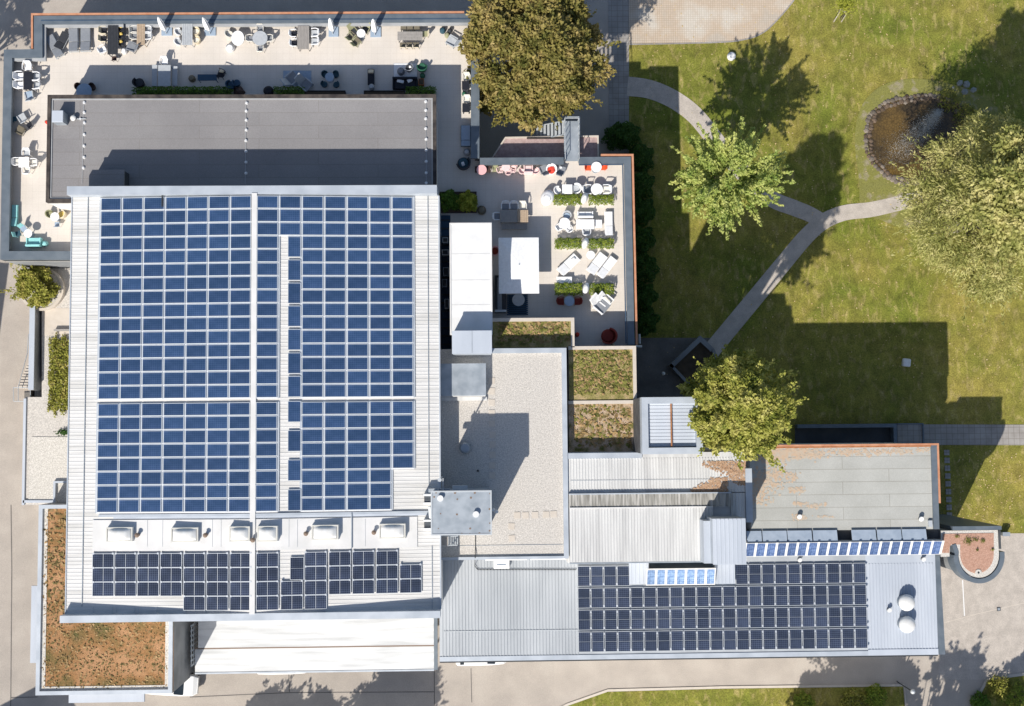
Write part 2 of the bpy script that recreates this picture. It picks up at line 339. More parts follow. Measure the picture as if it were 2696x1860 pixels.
band('garden_path', curve([(1858, 944), (1880, 915), (1985, 788), (2055, 703), (2118, 628), (2165, 586), (2220, 562), (2290, 553), (2350, 540), (2430, 520)]), 1.55, 1.3, 'path', .06)
0 and sheet('path_junction', [(2110, 552), (2175, 562), (2232, 556), (2215, 585), (2180, 606), (2140, 628), (2122, 605)], 'path', .048)
PONDC = (2415, 385)
bank = curve([(2262, 560), (2262, 480), (2252, 400), (2255, 320), (2280, 262), (2330, 222), (2400, 208), (2470, 215), (2560, 240), (2640, 300), (2660, 400), (2600, 520), (2480, 590), (2380, 600), (2320, 580)], 4)
sheet('pond_bank', bank, 'bank', .052)
pond = curve([(2283, 345), (2296, 305), (2320, 280), (2362, 265), (2410, 258), (2450, 256), (2500, 270), (2540, 310), (2550, 370), (2520, 430), (2460, 470), (2400, 480), (2350, 472), (2310, 438), (2288, 400), (2283, 345)], 4)[:-1]
sheet('pond_water', pond, 'water', .065)
sheet('driveway_slab', [(2480, 1405), (2640, 1405), (2696, 1397), (3400, 1380), (3400, 1788), (2696, 1776), (2596, 1790), (2470, 1790)], 'path', .018)
sheet('grass_verge', [(1430, 1900), (1490, 1858), (1600, 1822), (1900, 1814), (2378, 1808), (2385, 1900), (2370, 2300), (1400, 2300)], 'lawn', .05)
sheet('grass_verge', [(2545, 1900), (2600, 1794), (2696, 1778), (3000, 1770), (3000, 2300), (2480, 2300)], 'lawn', .05)
band('kerb', [(1440, 1884), (1492, 1856), (1600, 1818), (1900, 1810), (2380, 1804), (2388, 1900)], .2, .2, 'gravel_slab', .07)
band('kerb', [(2540, 1900), (2597, 1790), (2620, 1785), (2696, 1775), (2800, 1770)], .25, .25, 'gravel_slab', .07)
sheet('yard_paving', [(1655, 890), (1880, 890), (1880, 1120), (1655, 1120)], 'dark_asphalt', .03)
sheet('paved_path', [(2425, 1118), (4000, 1122), (4000, 1176), (2425, 1172)], 'pavers', .045)
for a, b in (((2534, 1528), (2539, 1622)),):
    band('painted_line', [a, b], .09, .09, 'white_paint', .024)
band('slab_joint', [(2486, 1640), (2580, 1615), (2696, 1588), (2900, 1550)], .06, .06, 'gravel_slab', .022)
for pts_ in ([(1143, 1700), (1144, 1880)], [(28, 1330), (30, 1500), (27, 1880)], [(27, 1838), (98, 1836)], [(500, 1836), (760, 1824), (1143, 1822)], [(760, 1768), (762, 1822)], [(1240, 1760), (1242, 1850)]):
    k = MB(); q = [W(a, b, gz(W(a, b, 2).x)) for a, b in pts_]
    for i in range(len(q) - 1):
        d_ = (q[i + 1] - q[i]).normalized(); nn = Vector((-d_.y, d_.x, 0)) * .035; st = 8
        for j in range(st):
            A_, B_ = q[i].lerp(q[i + 1], j / st), q[i].lerp(q[i + 1], (j + 1) / st); A_.z = gz(A_.x) + .012; B_.z = gz(B_.x) + .012
            k.add([A_ - nn, B_ - nn, B_ + nn, A_ + nn], [(0, 1, 2, 3) if d_.x * nn.y - d_.y * nn.x > 0 else (3, 2, 1, 0)])
    tag(k.build('asphalt_joint', 'dark_asphalt'), kind='structure')
t = thing('drain_cover', 'small dark square drain cover set in the pale driveway', 'drain cover', W(2629, 1604, 0))
MB().box(-.16, .16, -.16, .16, .03, .05).build('frame', 'metal_dark', t, local=True); MB().box(-.11, .11, -.11, .11, .052, .06).build('grate', 'metal_grey', t, local=True)
# stepping stones beside the flat roof building
for i in range(11):
    px, py = 2492.5 + i * .9, 1192 + i * 20.6
    p = W(px, py, .06); t = tag(MB().obox((0, 0), .47, .47, -.02, .07, random.uniform(-.03, .03)).build('stepping_stone', 'pavers', None, bevel=.01),
        'square grey stepping stone, %s from the paved path in the row beside the felt-roofed building' % (ORD[i]), 'stepping stone', 'stepping stones in the lawn')
    t.location = (p.x, p.y, 0.02)
# ================================================================== BUILDINGS
def building(name, label, px, py, cat='building'):
    p = W(px, py, 0); return thing(name, label, cat, (p.x, p.y, gz(p.x)))
def block(root, pts, z, wall, roof, z0=-.5, world=False, inset=0.0):
    P = pts if world else poly(pts, z)
    MB().prism(P, z0, z - .12).build('wall', wall, root)
    return MB().prism(P, z - .118, z).build('roof', roof, root)
def edge_strip(mb, pts, w, z0, z1, z=None, close=False, inward=1):
    """coping of width w to the inner (left) side of a polyline of pixel points"""
    z = z1 if z is None else z; P = [W(a, b, z).xy for a, b in pts]
    n = len(P); out = []
    for i, p in enumerate(P):
        if close: a, b = P[i - 1], P[(i + 1) % n]
        else: a, b = (P[i - 1] if i else None), (P[i + 1] if i < n - 1 else None)
        d1 = (p - a).normalized() if a is not None else (b - p).normalized()
        d2 = (b - p).normalized() if b is not None else d1
        n1, n2 = Vector((-d1.y, d1.x)), Vector((-d2.y, d2.x)); m_ = (n1 + n2); m_ = m_ / max(.3, (m_.dot(n1)))
        out.append(p + m_ * (w * inward))
    rng = range(n if close else n - 1)
    for i in rng:
        j = (i + 1) % n
        q = [P[i], P[j], out[j], out[i]]
        if inward < 0: q = q[::-1]
        vs = [(v.x, v.y, z0) for v in q] + [(v.x, v.y, z1) for v in q]
        mb.add(vs, [(3, 2, 1, 0), (4, 5, 6, 7), (0, 1, 5, 4), (1, 2, 6, 5), (2, 3, 7, 6), (3, 0, 4, 7)])
    return mb
def windows(root, x0, x1, y0, y1, zs, n, h=1.5, wdt=1.4, axis='x', out=1):
    """recess-less window units standing 4 cm proud of a wall"""
    for z in zs:
        for i in range(n):
            t = (i + .5) / n
            if axis == 'x':
                x = x0 + (x1 - x0) * t; f = MB().box(x - wdt / 2, x + wdt / 2, y0, y0 + .05 * out, z, z + h); g = MB().box(x - wdt / 2 + .07, x + wdt / 2 - .07, y0 + .051 * out, y0 + .06 * out, z + .07, z + h - .07)
            else:
                y = y0 + (y1 - y0) * t; f = MB().box(x0, x0 + .05 * out, y - wdt / 2, y + wdt / 2, z, z + h); g = MB().box(x0 + .051 * out, x0 + .06 * out, y - wdt / 2 + .07, y + wdt / 2 - .07, z + .07, z + h - .07)
            w_ = f.build('window', 'metal_dark', root); g.build('pane', 'glass_dark', w_)
# ---- terrace building -------------------------------------------------
B = building('terrace_building', 'large building whose flat roof is a pale furnished terrace with blue-grey parapet and copper edge', 620, 300)
TP = [(89, 42), (1263, 36), (1263, 417), (1662, 413), (1671, 905), (1671, 1160), (1180, 1160), (1180, 700), (190, 683), (0, 683), (10, 131), (89, 130)]
P = poly(TP, PZ)
MB().prism(P, 2.2, TZ - .3).build('wall', 'wall_grey', B)
MB().prism(P, TZ - .298, TZ).build('floor', 'terrace_floor', B)
cop = MB(); inn = MB()
segs = [[(1262, 417), (1262, 36), (89, 42), (89, 130), (10, 131), (0, 684), (190, 684)]]
edge_strip(cop, segs[0], .66, PZ - .28, PZ, PZ); edge_strip(inn, segs[0], .34, TZ, PZ - .282, PZ)
ledge = MB(); edge_strip(ledge, [(1240, 56), (110, 62), (110, 150), (31, 151)], .30, TZ + .45, TZ + .70, TZ + .7); ledge.build('inner_ledge', 'inner_wall', B)
groove = MB(); edge_strip(groove, [(1243, 48), (108, 53)], .10, PZ + .002, PZ + .02, PZ); groove.build('parapet_groove', 'coping_blue', B)
cop.build('parapet', 'coping', B); inn.build('parapet_wall', 'wall_dark', B)
c2 = MB(); edge_strip(c2, [(1671, 908), (1661, 413), (1524, 414)], .55, PZ - .28, PZ, PZ); edge_strip(c2, [(1484, 414.5), (1263.5, 416)], .55, PZ - .28, PZ, PZ); c2.build('parapet', 'coping', B)
i2 = MB(); edge_strip(i2, [(1671, 908), (1661, 413), (1524, 414)], .3, TZ, PZ - .282, PZ); edge_strip(i2, [(1484, 414.5), (1263.5, 416)], .3, TZ, PZ - .282, PZ); i2.build('parapet_wall', 'inner_wall', B)
g = MB(); edge_strip(g, [(1650, 905), (1641, 432), (1524, 433)], .10, PZ + .002, PZ + .02, PZ); g.build('parapet_groove', 'coping_blue', B)
gt = MB(); edge_strip(gt, [(1222, 35), (87, 40.5), (87, 128)], .15, PZ - .22, PZ + .03, PZ, inward=-1)
edge_strip(gt, [(1674, 908), (1663, 411), (1582, 411)], .15, PZ - .22, PZ + .03, PZ, inward=-1); gt.build('gutter', 'copper', B)
x0, x1, y0, y1 = P[9][0], P[8][0], P[8][1], P[0][1]
windows(B, P[9][0], 0, P[9][1], P[10][1], (5.2,), 5, axis='y', out=-1)
windows(B, P[9][0] + .3, P[8][0] - .3, P[9][1], 0, (5.2,), 3, out=-1)
windows(B, P[3][0], 0, P[4][1], P[3][1], (1.2, 4.4, 7.4), 5, axis='y', out=1)
# ---- dark bitumen roof ------------------------------------------------
B = building('bitumen_roof_building', 'low dark roofed attic block with bitumen roof rising behind the terrace', 630, 380)
X0, X1, Y0, Y1 = rect(126, 252, 1148, 531, DZ)
block(B, [(X0, Y0), (X1, Y0), (X1, Y1), (X0, Y1)], DZ, 'wall_white', 'bitumen', z0=TZ, world=True)
r = MB(); ring(r, X0 - .03, X1 + .03, Y0 - .03, Y1 + .03, .26, DZ - .3, DZ + .16); r.build('parapet', 'bitumen_edge', B)
r = MB(); ring(r, X0 + .24, X1 - .24, Y0 + .24, Y1 - .24, .10, DZ + .002, DZ + .07); r.build('upstand', 'inner_wall', B)
a, b, c, d = rect(236, 449, 325, 500, DZ + 1.3)
s = MB().box(a, b, c, d, DZ + .003, DZ + 1.2).build('stair_hood', 'wall_dark', B); MB().box(a - .05, b + .05, c, d + .05, DZ + 1.202, DZ + 1.3).build('hood_roof', 'bitumen', s)
windows(B, X0 + 1, X1 - 1, Y1, 0, (TZ + 1,), 14, h=1.9, wdt=1.5, out=1)
for xx, yy in [(221, 270), (221, 296), (221.5, 323), (221, 354), (220.5, 384), (220.5, 414), (219, 442)] + [(649, 271), (648, 292), (648, 316), (648, 342), (647, 370), (647, 398), (647, 427), (647, 456)] + [(1121, 267), (1121, 290), (1121, 312), (1121, 338), (1122, 366), (1122, 395), (1122, 425), (1122, 455), (1122, 482)]:
    p = W(xx, yy, DZ + .1); MB().cyl((p.x, p.y), DZ + .003, DZ + .13, .13, 10, .08).build('anchor_point', 'clamp', B)
for xx in (221, 648, 1122):
    a_ = W(xx, 262, DZ); b_ = W(xx - 1, 486, DZ); MB().tube((a_.x, a_.y, DZ + .06), (a_.x - .02, b_.y, DZ + .06), .012, 4).build('safety_cable', 'metal_light', B)
# ---- solar hall ---------------------------------------------------------
B = building('solar_hall', 'big hall with gently pitched white sheet roof covered by rows of solar panels', 665, 1060)
MX0, MX1 = (W(189, 510, MZ).x + W(176, 1625, MZ).x) / 2, (W(1152, 510, MZ).x + W(1160, 1610, MZ).x) / 2
MY1, MY0 = W(670, 490, MZ + .8).y, W(660, 1634, MZ + .8).y
RX = (W(669, 520, 17).x + W(668, 1340, 17).x) / 2
def mz(x):
    return MZ + MRIDGE * (1 - (abs(x - RX) / ((RX - MX0) if x < RX else (MX1 - RX))))
MB().box(MX0 + .05, MX1 - .05, MY0 + .02, MY1 - .02, .2, MZ - .3).build('wall', 'wall_white', B)
rf = MB()
for xa, xb in ((MX0, RX), (RX, MX1)):
    za, zb = mz(xa + 1e-4), mz(xb - 1e-4)
    if xa == MX0: za = MZ
    if xb == MX1: zb = MZ
    rf.add([(xa, MY0, za - .3), (xb, MY0, zb - .3), (xb, MY1, zb - .3), (xa, MY1, za - .3), (xa, MY0, za), (xb, MY0, zb), (xb, MY1, zb), (xa, MY1, za)],
           [(0, 3, 2, 1), (4, 5, 6, 7), (0, 1, 5, 4), (1, 2, 6, 5), (2, 3, 7, 6), (3, 0, 4, 7)])
    y = MY0 + .5
    while y < MY1 - .5:
        h = .022; w_ = .03
        rf.add([(xa, y - w_, za + .002), (xb, y - w_, zb + .002), (xb, y + w_, zb + .002), (xa, y + w_, za + .002), (xa, y - w_ * .5, za + h), (xb, y - w_ * .5, zb + h), (xb, y + w_ * .5, zb + h), (xa, y + w_ * .5, za + h)],
               [(4, 5, 6, 7), (0, 1, 5, 4), (2, 3, 7, 6)]); y += .262
RF = rf.build('roof', 'white_sheet', B)
MB().box(RX - .19, RX + .19, MY0 + .45, MY1 - .55, MZ + MRIDGE - .02, MZ + MRIDGE + .16).build('ridge_cap', 'white_trim', B)
cp = MB(); cp.box(MX0 - .08, MX1 - .05, MY1 - .62, MY1, MZ - .3, MZ + MRIDGE + .1); cp.build('parapet', 'coping_light', B)
cp = MB(); cp.box(MX0 - .1, MX1 + .05, MY0, MY0 + .5, MZ - .3, MZ + MRIDGE + .07); cp.build('parapet', 'coping_light', B)
MB().box(MX0 - .07, MX0, MY0 + .5, MY1 - .62, MZ - .3, MZ + .06).build('verge_trim', 'coping_light', B); MB().box(MX1, MX1 + .10, MY0 + .5, MY1 - .62, MZ - .3, MZ + .08).build('verge_trim', 'coping_light', B)
for xx, yy0, yy1 in ((220, 515, 1600), (1127, 515, 1290), (1137, 1440, 1605)):
    a_ = W(xx, (yy0 + yy1) / 2, 16.6).x; MB().box(a_ - .022, a_ + .022, W(xx, yy1, 16.6).y, W(xx, yy0, 16.6).y, mz(a_) + .03, mz(a_) + .075).build('standing_seam', 'metal_grey', B)
# trough and step between the two arrays
def slab(mb, x0, x1, y0, y1, h0, h1):
    """a thin board that follows the roof slope"""
    for xa, xb in ((x0, min(x1, RX)), (max(x0, RX), x1)):
        if xb - xa < .01: continue
        a_, b_ = mz(xa), mz(xb)
        mb.add([(xa, y0, a_ + h0), (xb, y0, b_ + h0), (xb, y1, b_ + h0), (xa, y1, a_ + h0), (xa, y0, a_ + h1), (xb, y0, b_ + h1), (xb, y1, b_ + h1), (xa, y1, a_ + h1)],
               [(0, 3, 2, 1), (4, 5, 6, 7), (0, 1, 5, 4), (1, 2, 6, 5), (2, 3, 7, 6), (3, 0, 4, 7)])
    return mb
PX = lambda a, b: W(a, b, 16.7)
slab(MB(), PX(256, 1355).x, PX(1128, 1350).x, PX(700, 1358).y, PX(700, 1351).y, .05, .13).build('cable_tray', 'coping_light', B)
slab(MB(), PX(296, 1355).x, PX(1128, 1350).x, PX(700, 1363).y, PX(700, 1358).y, .05, .10).build('cable_tray', 'bluish_sheet', B)
slab(MB(), PX(240, 1370).x, PX(1098, 1370).x, PX(700, 1448).y, PX(700, 1366).y, .047, .075).build('flat_sheet', 'white_trim', B)
for xx in (387, 428, 561, 584, 762, 784, 961):
    p = PX(xx, 1400); slab(MB(), p.x - .012, p.x + .012, PX(xx, 1440).y, PX(xx, 1368).y, .076, .10).build('sheet_joint', 'metal_light', B)
p = PX(926, 1400); slab(MB(), p.x - .03, p.x + .03, PX(926, 1445).y, PX(926, 1352).y, .14, .2).build('cable_duct', 'metal_grey', B)
p = PX(428, 540); slab(MB(), p.x - .04, p.x + .04, PX(428, 546).y, PX(428, 513).y, .2, .25).build('cable_duct', 'metal_dark', B)
for xx in (242, 293, 304, 352, 363, 411, 489, 541):
    p = PX(xx, 1600); slab(MB(), p.x - .02, p.x + .02, PX(xx, 1617).y, PX(xx, 1601).y, .05, .09).build('mounting_rail', 'metal_light', B)
windows(B, MX0 - .0, 0, MY0 + 3, MY1 - 8, (9.5,), 8, axis='y', out=-1)
# skylights
for i, (xa, xb, ya, yb) in enumerate(((281, 352, 1388, 1426), (454, 527, 1388, 1426), (609, 664, 1384, 1424), (682, 736, 1383, 1424), (822, 894, 1381, 1420), (998, 1069, 1379, 1418))):
    a_, b_ = PX(xa, ya), PX(xb, yb); cx, cy = (a_.x + b_.x) / 2, (a_.y + b_.y) / 2; lx, ly = b_.x - a_.x, a_.y - b_.y
    z = mz(cx) + .08
    t = thing('skylight', 'domed white skylight on a raised kerb, %s from the left on the solar hall roof' % ORD[i], 'skylight', (cx, cy, z), 0, 'skylights on the solar hall roof')
    MB().obox((0, 0), lx, ly, -.12, .34, 0, .94).build('kerb', 'white_trim', t, local=True)
    k = MB(); ring(k, -lx / 2 * .97, lx / 2 * .97, -ly / 2 * .97, ly / 2 * .97, .09, .341, .42); k.build('frame', 'dome_frame', t, local=True)
    d = MB(); pr = []; N = 8; lx2, ly2 = lx * .42, ly * .40
    vs = []; fs = []
    for j in range(N + 1):
        for i2_ in range(N + 1):
            u, v = i2_ / N * 2 - 1, j / N * 2 - 1; vs.append((u * lx2, v * ly2, .40 + .26 * (1 - u ** 4) * (1 - v ** 4) ** 1.0))
    fs = [(j * (N + 1) + i2_, j * (N + 1) + i2_ + 1, (j + 1) * (N + 1) + i2_ + 1, (j + 1) * (N + 1) + i2_) for j in range(N) for i2_ in range(N)]
    d.add(vs, fs).build('dome', 'dome', t, smooth=True, local=True)
for i, (xx, yy) in enumerate(((363, 1409), (545, 1408), (671, 1420), (808, 1404), (985, 1402))):
    p = PX(xx, yy); z = mz(p.x) + .07; t = thing('roof_vent', 'small brown vent pipe, %s from the left between the hall skylights' % ORD[i], 'vent', (p.x, p.y, z), 0, 'brown vent pipes')
    MB().cyl((0, 0), 0, .34, .12, 12).build('pipe', 'vent_brown', t, local=True); MB().cyl((0, 0), .35, .42, .17, 12, .05).build('cap', 'vent_brown', t, local=True)
# ---- solar panels -------------------------------------------------------
def make_panel(lx, ly, cell, frame, label, cat, group, split=None, clamps=(), name='solar_module'):
    t = thing(name, label, 'solar panel', group=group)
    f = MB(); w_ = .035; ring(f, -lx / 2, lx / 2, -ly / 2, ly / 2, w_, 0, .045); f.box(-lx / 2 + w_, lx / 2 - w_, -ly / 2 + w_, ly / 2 - w_, .0, .02)
    for q in clamps: f.cyl(q, .0, .075, .075, 8)
    f.build('frame', frame, t, local=True)
    cmb = MB(); m_ = .035
    ax, ay = lx / 2 - m_, ly / 2 - m_
    if split == 'x':
        cmb.box(-ax, -.02, -ay, ay, .0201, .034); cmb.box(.02, ax, -ay, ay, .0201, .034)
    elif split == 'y':
        cmb.box(-ax, ax, -ay, -.015, .0201, .034); cmb.box(-ax, ax, .015, ay, .0201, .034)
    else: cmb.box(-ax, ax, -ay, ay, .0201, .034)
    cmb.build('cells', cell, t, local=True)
    return t
PROTO = {}
def panel(key, loc, rot, label, **kw):
    if key not in PROTO: t = PROTO[key] = make_panel(label=label, **kw)
    else: t = copy_tree(PROTO[key]); t['label'] = label
    t.location = loc; t.rotation_euler = rot; return t
sl = lambda x: (-math.atan(MRIDGE / (RX - MX0)) if x < RX else math.atan(MRIDGE / (MX1 - RX)))
# world grid from the photographed corners, averaged top and bottom
def gxw(pt, pb, yt=530, yb=1335): return (PX(pt, yt).x + PX(pb, yb).x) / 2
L0, L1 = gxw(260, 251.5), gxw(664, 664); R0, R1 = gxw(675, 676.5), gxw(1085, 1093)
colsL = [L0 + (L1 - L0) / 7 * i for i in range(8)]; colsR = [R0 + (R1 - R0) / 7 * i for i in range(8)]
def gyw(a, b): return (PX(330, a).y + PX(1000, b).y) / 2
A0, A1 = gyw(518.5, 517), gyw(1052, 1046.5); B0, B1 = gyw(1062, 1055.5), gyw(1353, 1342)
rowsA = [A0 + (A1 - A0) / 15 * i for i in range(16)]; rowsB = [B0 + (B1 - B0) / 8 * i for i in range(9)]
rows = [(rowsA[i], rowsA[i + 1]) for i in range(15)] + [(rowsB[i], rowsB[i + 1]) for i in range(8)]
KW = dict(cat='solar panel', frame='pv_frame_white', cell='pv_blue', group='blue solar panels on the solar hall roof')
pw, ph = (L1 - L0) / 7 - .10, (rows[0][0] - rows[0][1]) - .075
clamps = MB()
for side, cols in (('left', colsL), ('right', colsR)):
    for ci in range(7):
        for ri, (ya, yb) in enumerate(rows):
            if side == 'right' and ci == 1 and ri > 2: continue
            if side == 'right' and ci == 6 and ri > 19: continue
            x, y = (cols[ci] + cols[ci + 1]) / 2, (ya + yb) / 2
            panel('blue', (x, y, mz(x) + .11), (0, sl(x), 0), 'blue solar panel, %s row from the top, %s column %s of the ridge' % (ORD[ri], ORD[(6 - ci) if side == 'left' else ci], side), lx=pw, ly=ph, **KW)
vt = [(518, 700), (735, 917), (950, 1132), (1163, 1347), (1382, 1565)]
vv = [(480 + a / 3.547, 480 + b / 3.547) for a, b in vt] + [(900 + a / 3.193, 900 + b / 3.193) for a, b in ((100, 265), (295, 462), (505, 672), (750, 917), (995, 1165), (1245, 1415))]
for i, (a_, b_) in enumerate(vv):
    y = PX(776, (a_ + b_) / 2).y; x = PX(776.5, (a_ + b_) / 2).x
    panel('bluev', (x, y, mz(x) + .11), (0, sl(x), 0), 'blue upright solar panel in the single narrow column, %s from the top' % ORD[i], lx=.92, ly=1.50, name='upright_solar_module', **KW)
# mounting rails under the arrays
rl = MB()
for cols in (colsL, colsR):
    for (ya, yb) in rows:
        xe = cols[7] if ya > rows[19][1] or cols is colsL else cols[6]
        if cols is colsR and yb < rows[2][1] - .1: slab(rl, cols[0], cols[1], yb - .05, yb + .05, .05, .10); slab(rl, cols[2], xe, yb - .05, yb + .05, .05, .10)
        else: slab(rl, cols[0], xe, yb - .05, yb + .05, .05, .10)
rl.build('mounting_rail', 'clamp', B)
ch = MB()
for cols in (colsL, colsR):
    for ci in range(0, 8):
        x = cols[ci]
        if abs(x - RX) < .6: continue
        for (y0_, y1_) in ((rowsA[0], rowsA[-1]), (rowsB[0], rowsB[-1])):
            if cols is colsR and ci == 7: y1_ = max(y1_, rows[19][1])
            slab(ch, x - .085, x + .085, y1_, y0_, .04, .09)
ch.build('array_walkway', 'coping_light', B)
# black panels at the south end of the hall
KW2 = dict(cat='solar panel', frame='pv_frame', cell='pv_black', group='black solar panels on the solar hall roof', split='x')
dark = [(242, 296, 0, 3), (302.5, 356, 0, 3), (363, 417, 0, 3), (424, 479, 0, 3), (487, 540, 0, 4), (548, 602, 0, 4), (609, 665, 0, 4),
        (679, 734, 0, 4), (742, 798, 2, 4), (805, 859, 0, 4), (866.7, 923, 0, 3), (929, 984, 0, 3), (991, 1046, 0, 3), (1053, 1108, 1, 3)]
def dyr(x, k): return 1459 + (k * 37.6) - (x - 242) * .0105
for ci, (a_, b_, k0, k1) in enumerate(dark):
    for k in range(k0, k1):
        xm = (a_ + b_) / 2; p = PX(xm, dyr(xm, k + .5)); q0, q1 = PX(xm, dyr(xm, k)), PX(xm, dyr(xm, k + 1))
        panel('black', (p.x, p.y, mz(p.x) + .11), (0, sl(p.x), 0), 'black solar panel on the solar hall, %s column from the left, %s row down' % (ORD[ci], ORD[k]), lx=1.56, ly=1.005, name='black_solar_module', clamps=[(-.7, .5), (.7, .5)], **KW2)
p = PX(783.5, 1496); panel('blackv', (p.x, p.y, mz(p.x) + .11), (0, sl(p.x), 0), 'black upright solar panel standing alone beside the white gap right of the ridge', lx=.98, ly=1.6, name='black_solar_module', cat='solar panel', frame='pv_frame', cell='pv_black', group='black solar panels on the solar hall roof', split='y')
# ---- gravel roof building ----------------------------------------------
B = building('gravel_roof_building', 'flat pale gravel roofed block between the solar hall and the ribbed roofs', 1330, 1190)
GX0, GX1, GY0, GY1 = rect(1158, 919, 1493, 1472, GZ)
block(B, [(GX0, GY0), (GX1, GY0), (GX1, GY1), (GX0, GY1)], GZ, 'wall_white', 'gravel_roof', z0=0.2, world=True)
r = MB(); w_ = .34
r.box(W(1290, 919, GZ).x, GX1 + .02, GY1 - w_, GY1 + .02, GZ - .3, GZ + .3); r.box(GX1 - w_, GX1 + .02, GY0, GY1 - w_, GZ - .3, GZ + .3)
r.box(GX0 + .05, GX1 - w_, GY0 - .02, GY0 + .18, GZ - .3, GZ + .18); r.build('parapet', 'coping_light', B)
sb = MB()
for xx, yy in [(1297, 1145), (1297, 1171), (1297, 1198), (1296, 1226), (1296, 1252), (1362, 1357), (1384, 1357), (1409, 1356), (1438, 1355), (1458, 1354), (1347, 1386), (1348, 1418), (1295, 1003), (1295, 1030), (1295, 1060), (1295, 1088), (1295, 1116)]:
    p = W(xx, yy, GZ); sb.obox((p.x, p.y), .46, .46, GZ + .002, GZ + .035, random.uniform(-.06, .06))
sb.build('walkway_slab', 'gravel_slab', B)
p = W(1258, 1240, GZ); MB().cyl((p.x, p.y), GZ + .002, GZ + .05, .09, 12).build('roof_drain', 'metal_dark', B)
a_, b_ = W(1205, 1441, GZ), W(1483, 1434, GZ); MB().box(a_.x, b_.x, b_.y - .012, b_.y + .012, GZ + .002, GZ + .03).build('gravel_joint', 'metal_grey', B)
# cabin on it
t = thing('plant_cabin', 'square blue-grey metal cabin on the gravel roof against the solar hall', 'cabin', (*W(1225, 1002, GZ).xy, GZ))
a, b, c, d = rect(1160, 959, 1278, 1055, GZ + .95)
MB().box(a, b, c + .3, d, GZ + .003, GZ + .85).build('wall', 'wall_white', t); MB().box(a - .02, b + .04, c + .35, d + .04, GZ + .851, GZ + .95).build('roof', 'metal_grey', t)
MB().box(a, b + .1, c, c + .28, GZ + .003, GZ + .2).build('step', 'pale_sheet', t)
p = W(1224, 1180, GZ + .5); t = thing('roof_cowl', 'round blue-grey ventilation cowl in the shade on the gravel roof', 'vent', (p.x, p.y, GZ))
MB().cyl((0, 0), .003, .3, .34, 20).build('pipe', 'metal_dark', t, local=True); MB().cyl((0, 0), .301, .5, .42, 24, .3).build('cap', 'metal_grey', t, local=True)
# penthouse box Q
B = building('penthouse_box', 'tall grey metal plant room standing at the corner of the solar hall and gravel roof', 1215, 1350)
a, b, c, d = rect(1135, 1293, 1294, 1409, QZ)
MB().box(a + .1, b - .1, c + .1, d - .1, GZ - 1, QZ - .15).build('wall', 'metal_grey', B); MB().box(a, b, c, d, QZ - .149, QZ).build('roof', 'metal_grey', B)
r = MB(); ring(r, a - .02, b + .02, c - .02, d + .02, .1, QZ - .2, QZ + .035); r.build('roof_edge', 'metal_light', B)
for xx, yy in ((1159, 1313), (1253, 1355)):
    p = W(xx, yy, QZ + .25); MB().cyl((p.x, p.y), QZ + .002, QZ + .25, .2, 16, .22).build('vent', 'clamp', B)
sp = MB()
for xx, yy in ((1160, 1353), (1203, 1355), (1240, 1311), (1204, 1315), (1238, 1392), (1154, 1392), (1216, 1405), (1237, 1406), (1262, 1405), (1289, 1398), (1290, 1378), (1289, 1341), (1143, 1309), (1148, 1298), (1198, 1298), (1250, 1298), (1290, 1300)):
    p = W(xx, yy, QZ); sp.cyl((p.x, p.y), QZ + .001, QZ + .012, random.uniform(.04, .1), 8)
sp.build('rust_spots', 'vent_brown', B)['kind'] = 'stuff'
for i, yy in enumerate((1316, 1384)):
    a, b, c, d = rect(1116, yy - 13, 1137, yy + 13, 17.6); t = thing('air_conditioner', 'white framed air conditioning unit with black coil, %s of two beside the plant room' % ('upper' if i == 0 else 'lower'), 'air conditioner', ((a + b) / 2, (c + d) / 2, mz(b) + .05), 0, 'air conditioning units')
    z0 = t.location.z; MB().box(a, b, c + .12, d - .12, z0 + .1, z0 + .85).build('coil', 'black_paint', t)
    f = MB(); f.box(a - .05, b + .05, d - .119, d, z0, z0 + .95); f.box(a - .05, b + .05, c, c + .119, z0, z0 + .95); f.build('casing', 'white_paint', t)
    g = MB(); [g.box(a + .03, b - .03, c + .17 + k * .09, c + .19 + k * .09, z0 + .851, z0 + .87) for k in range(5)]; g.build('grille', 'metal_grey', t)
# duct between them
p0, p1 = W(1131, 1335, 17.4), W(1133, 1365, 17.4); MB().tube((p0.x, p0.y, 17.2), (p1.x, p1.y, 17.0), .13, 10).build('duct', 'metal_light', B)
a, b, c, d = rect(1191, 1279, 1231, 1290, 18.2); MB().box(a, b, c - .1, d, 17.9, 18.2).build('side_duct', 'metal_light', B)
a, b, c, d = rect(1128, 1287, 1184, 1293, 18.6); MB().box(a, b, c - .1, d, 18.3, 18.6).build('side_duct', 'metal_grey', B)
# mast with bracket
p = W(1158, 1264, 19.9); t = thing('antenna_mast', 'thin roof mast in a pale bracket above the plant room, casting a long shadow', 'mast', (p.x, p.y, GZ))
MB().tube((p.x, p.y, GZ), (p.x, p.y, 20.0), .06, 8).build('pole', 'metal_grey', t); MB().cyl((p.x, p.y), 19.9, 20.02, .13, 12).build('cap', 'metal_light', t)
k = MB(); k.box(p.x - .2, p.x - .14, p.y - .85, p.y + .05, 18.6, 18.7); k.box(p.x + .14, p.x + .2, p.y - .85, p.y + .05, 18.6, 18.7); k.build('bracket', 'metal_light', t)
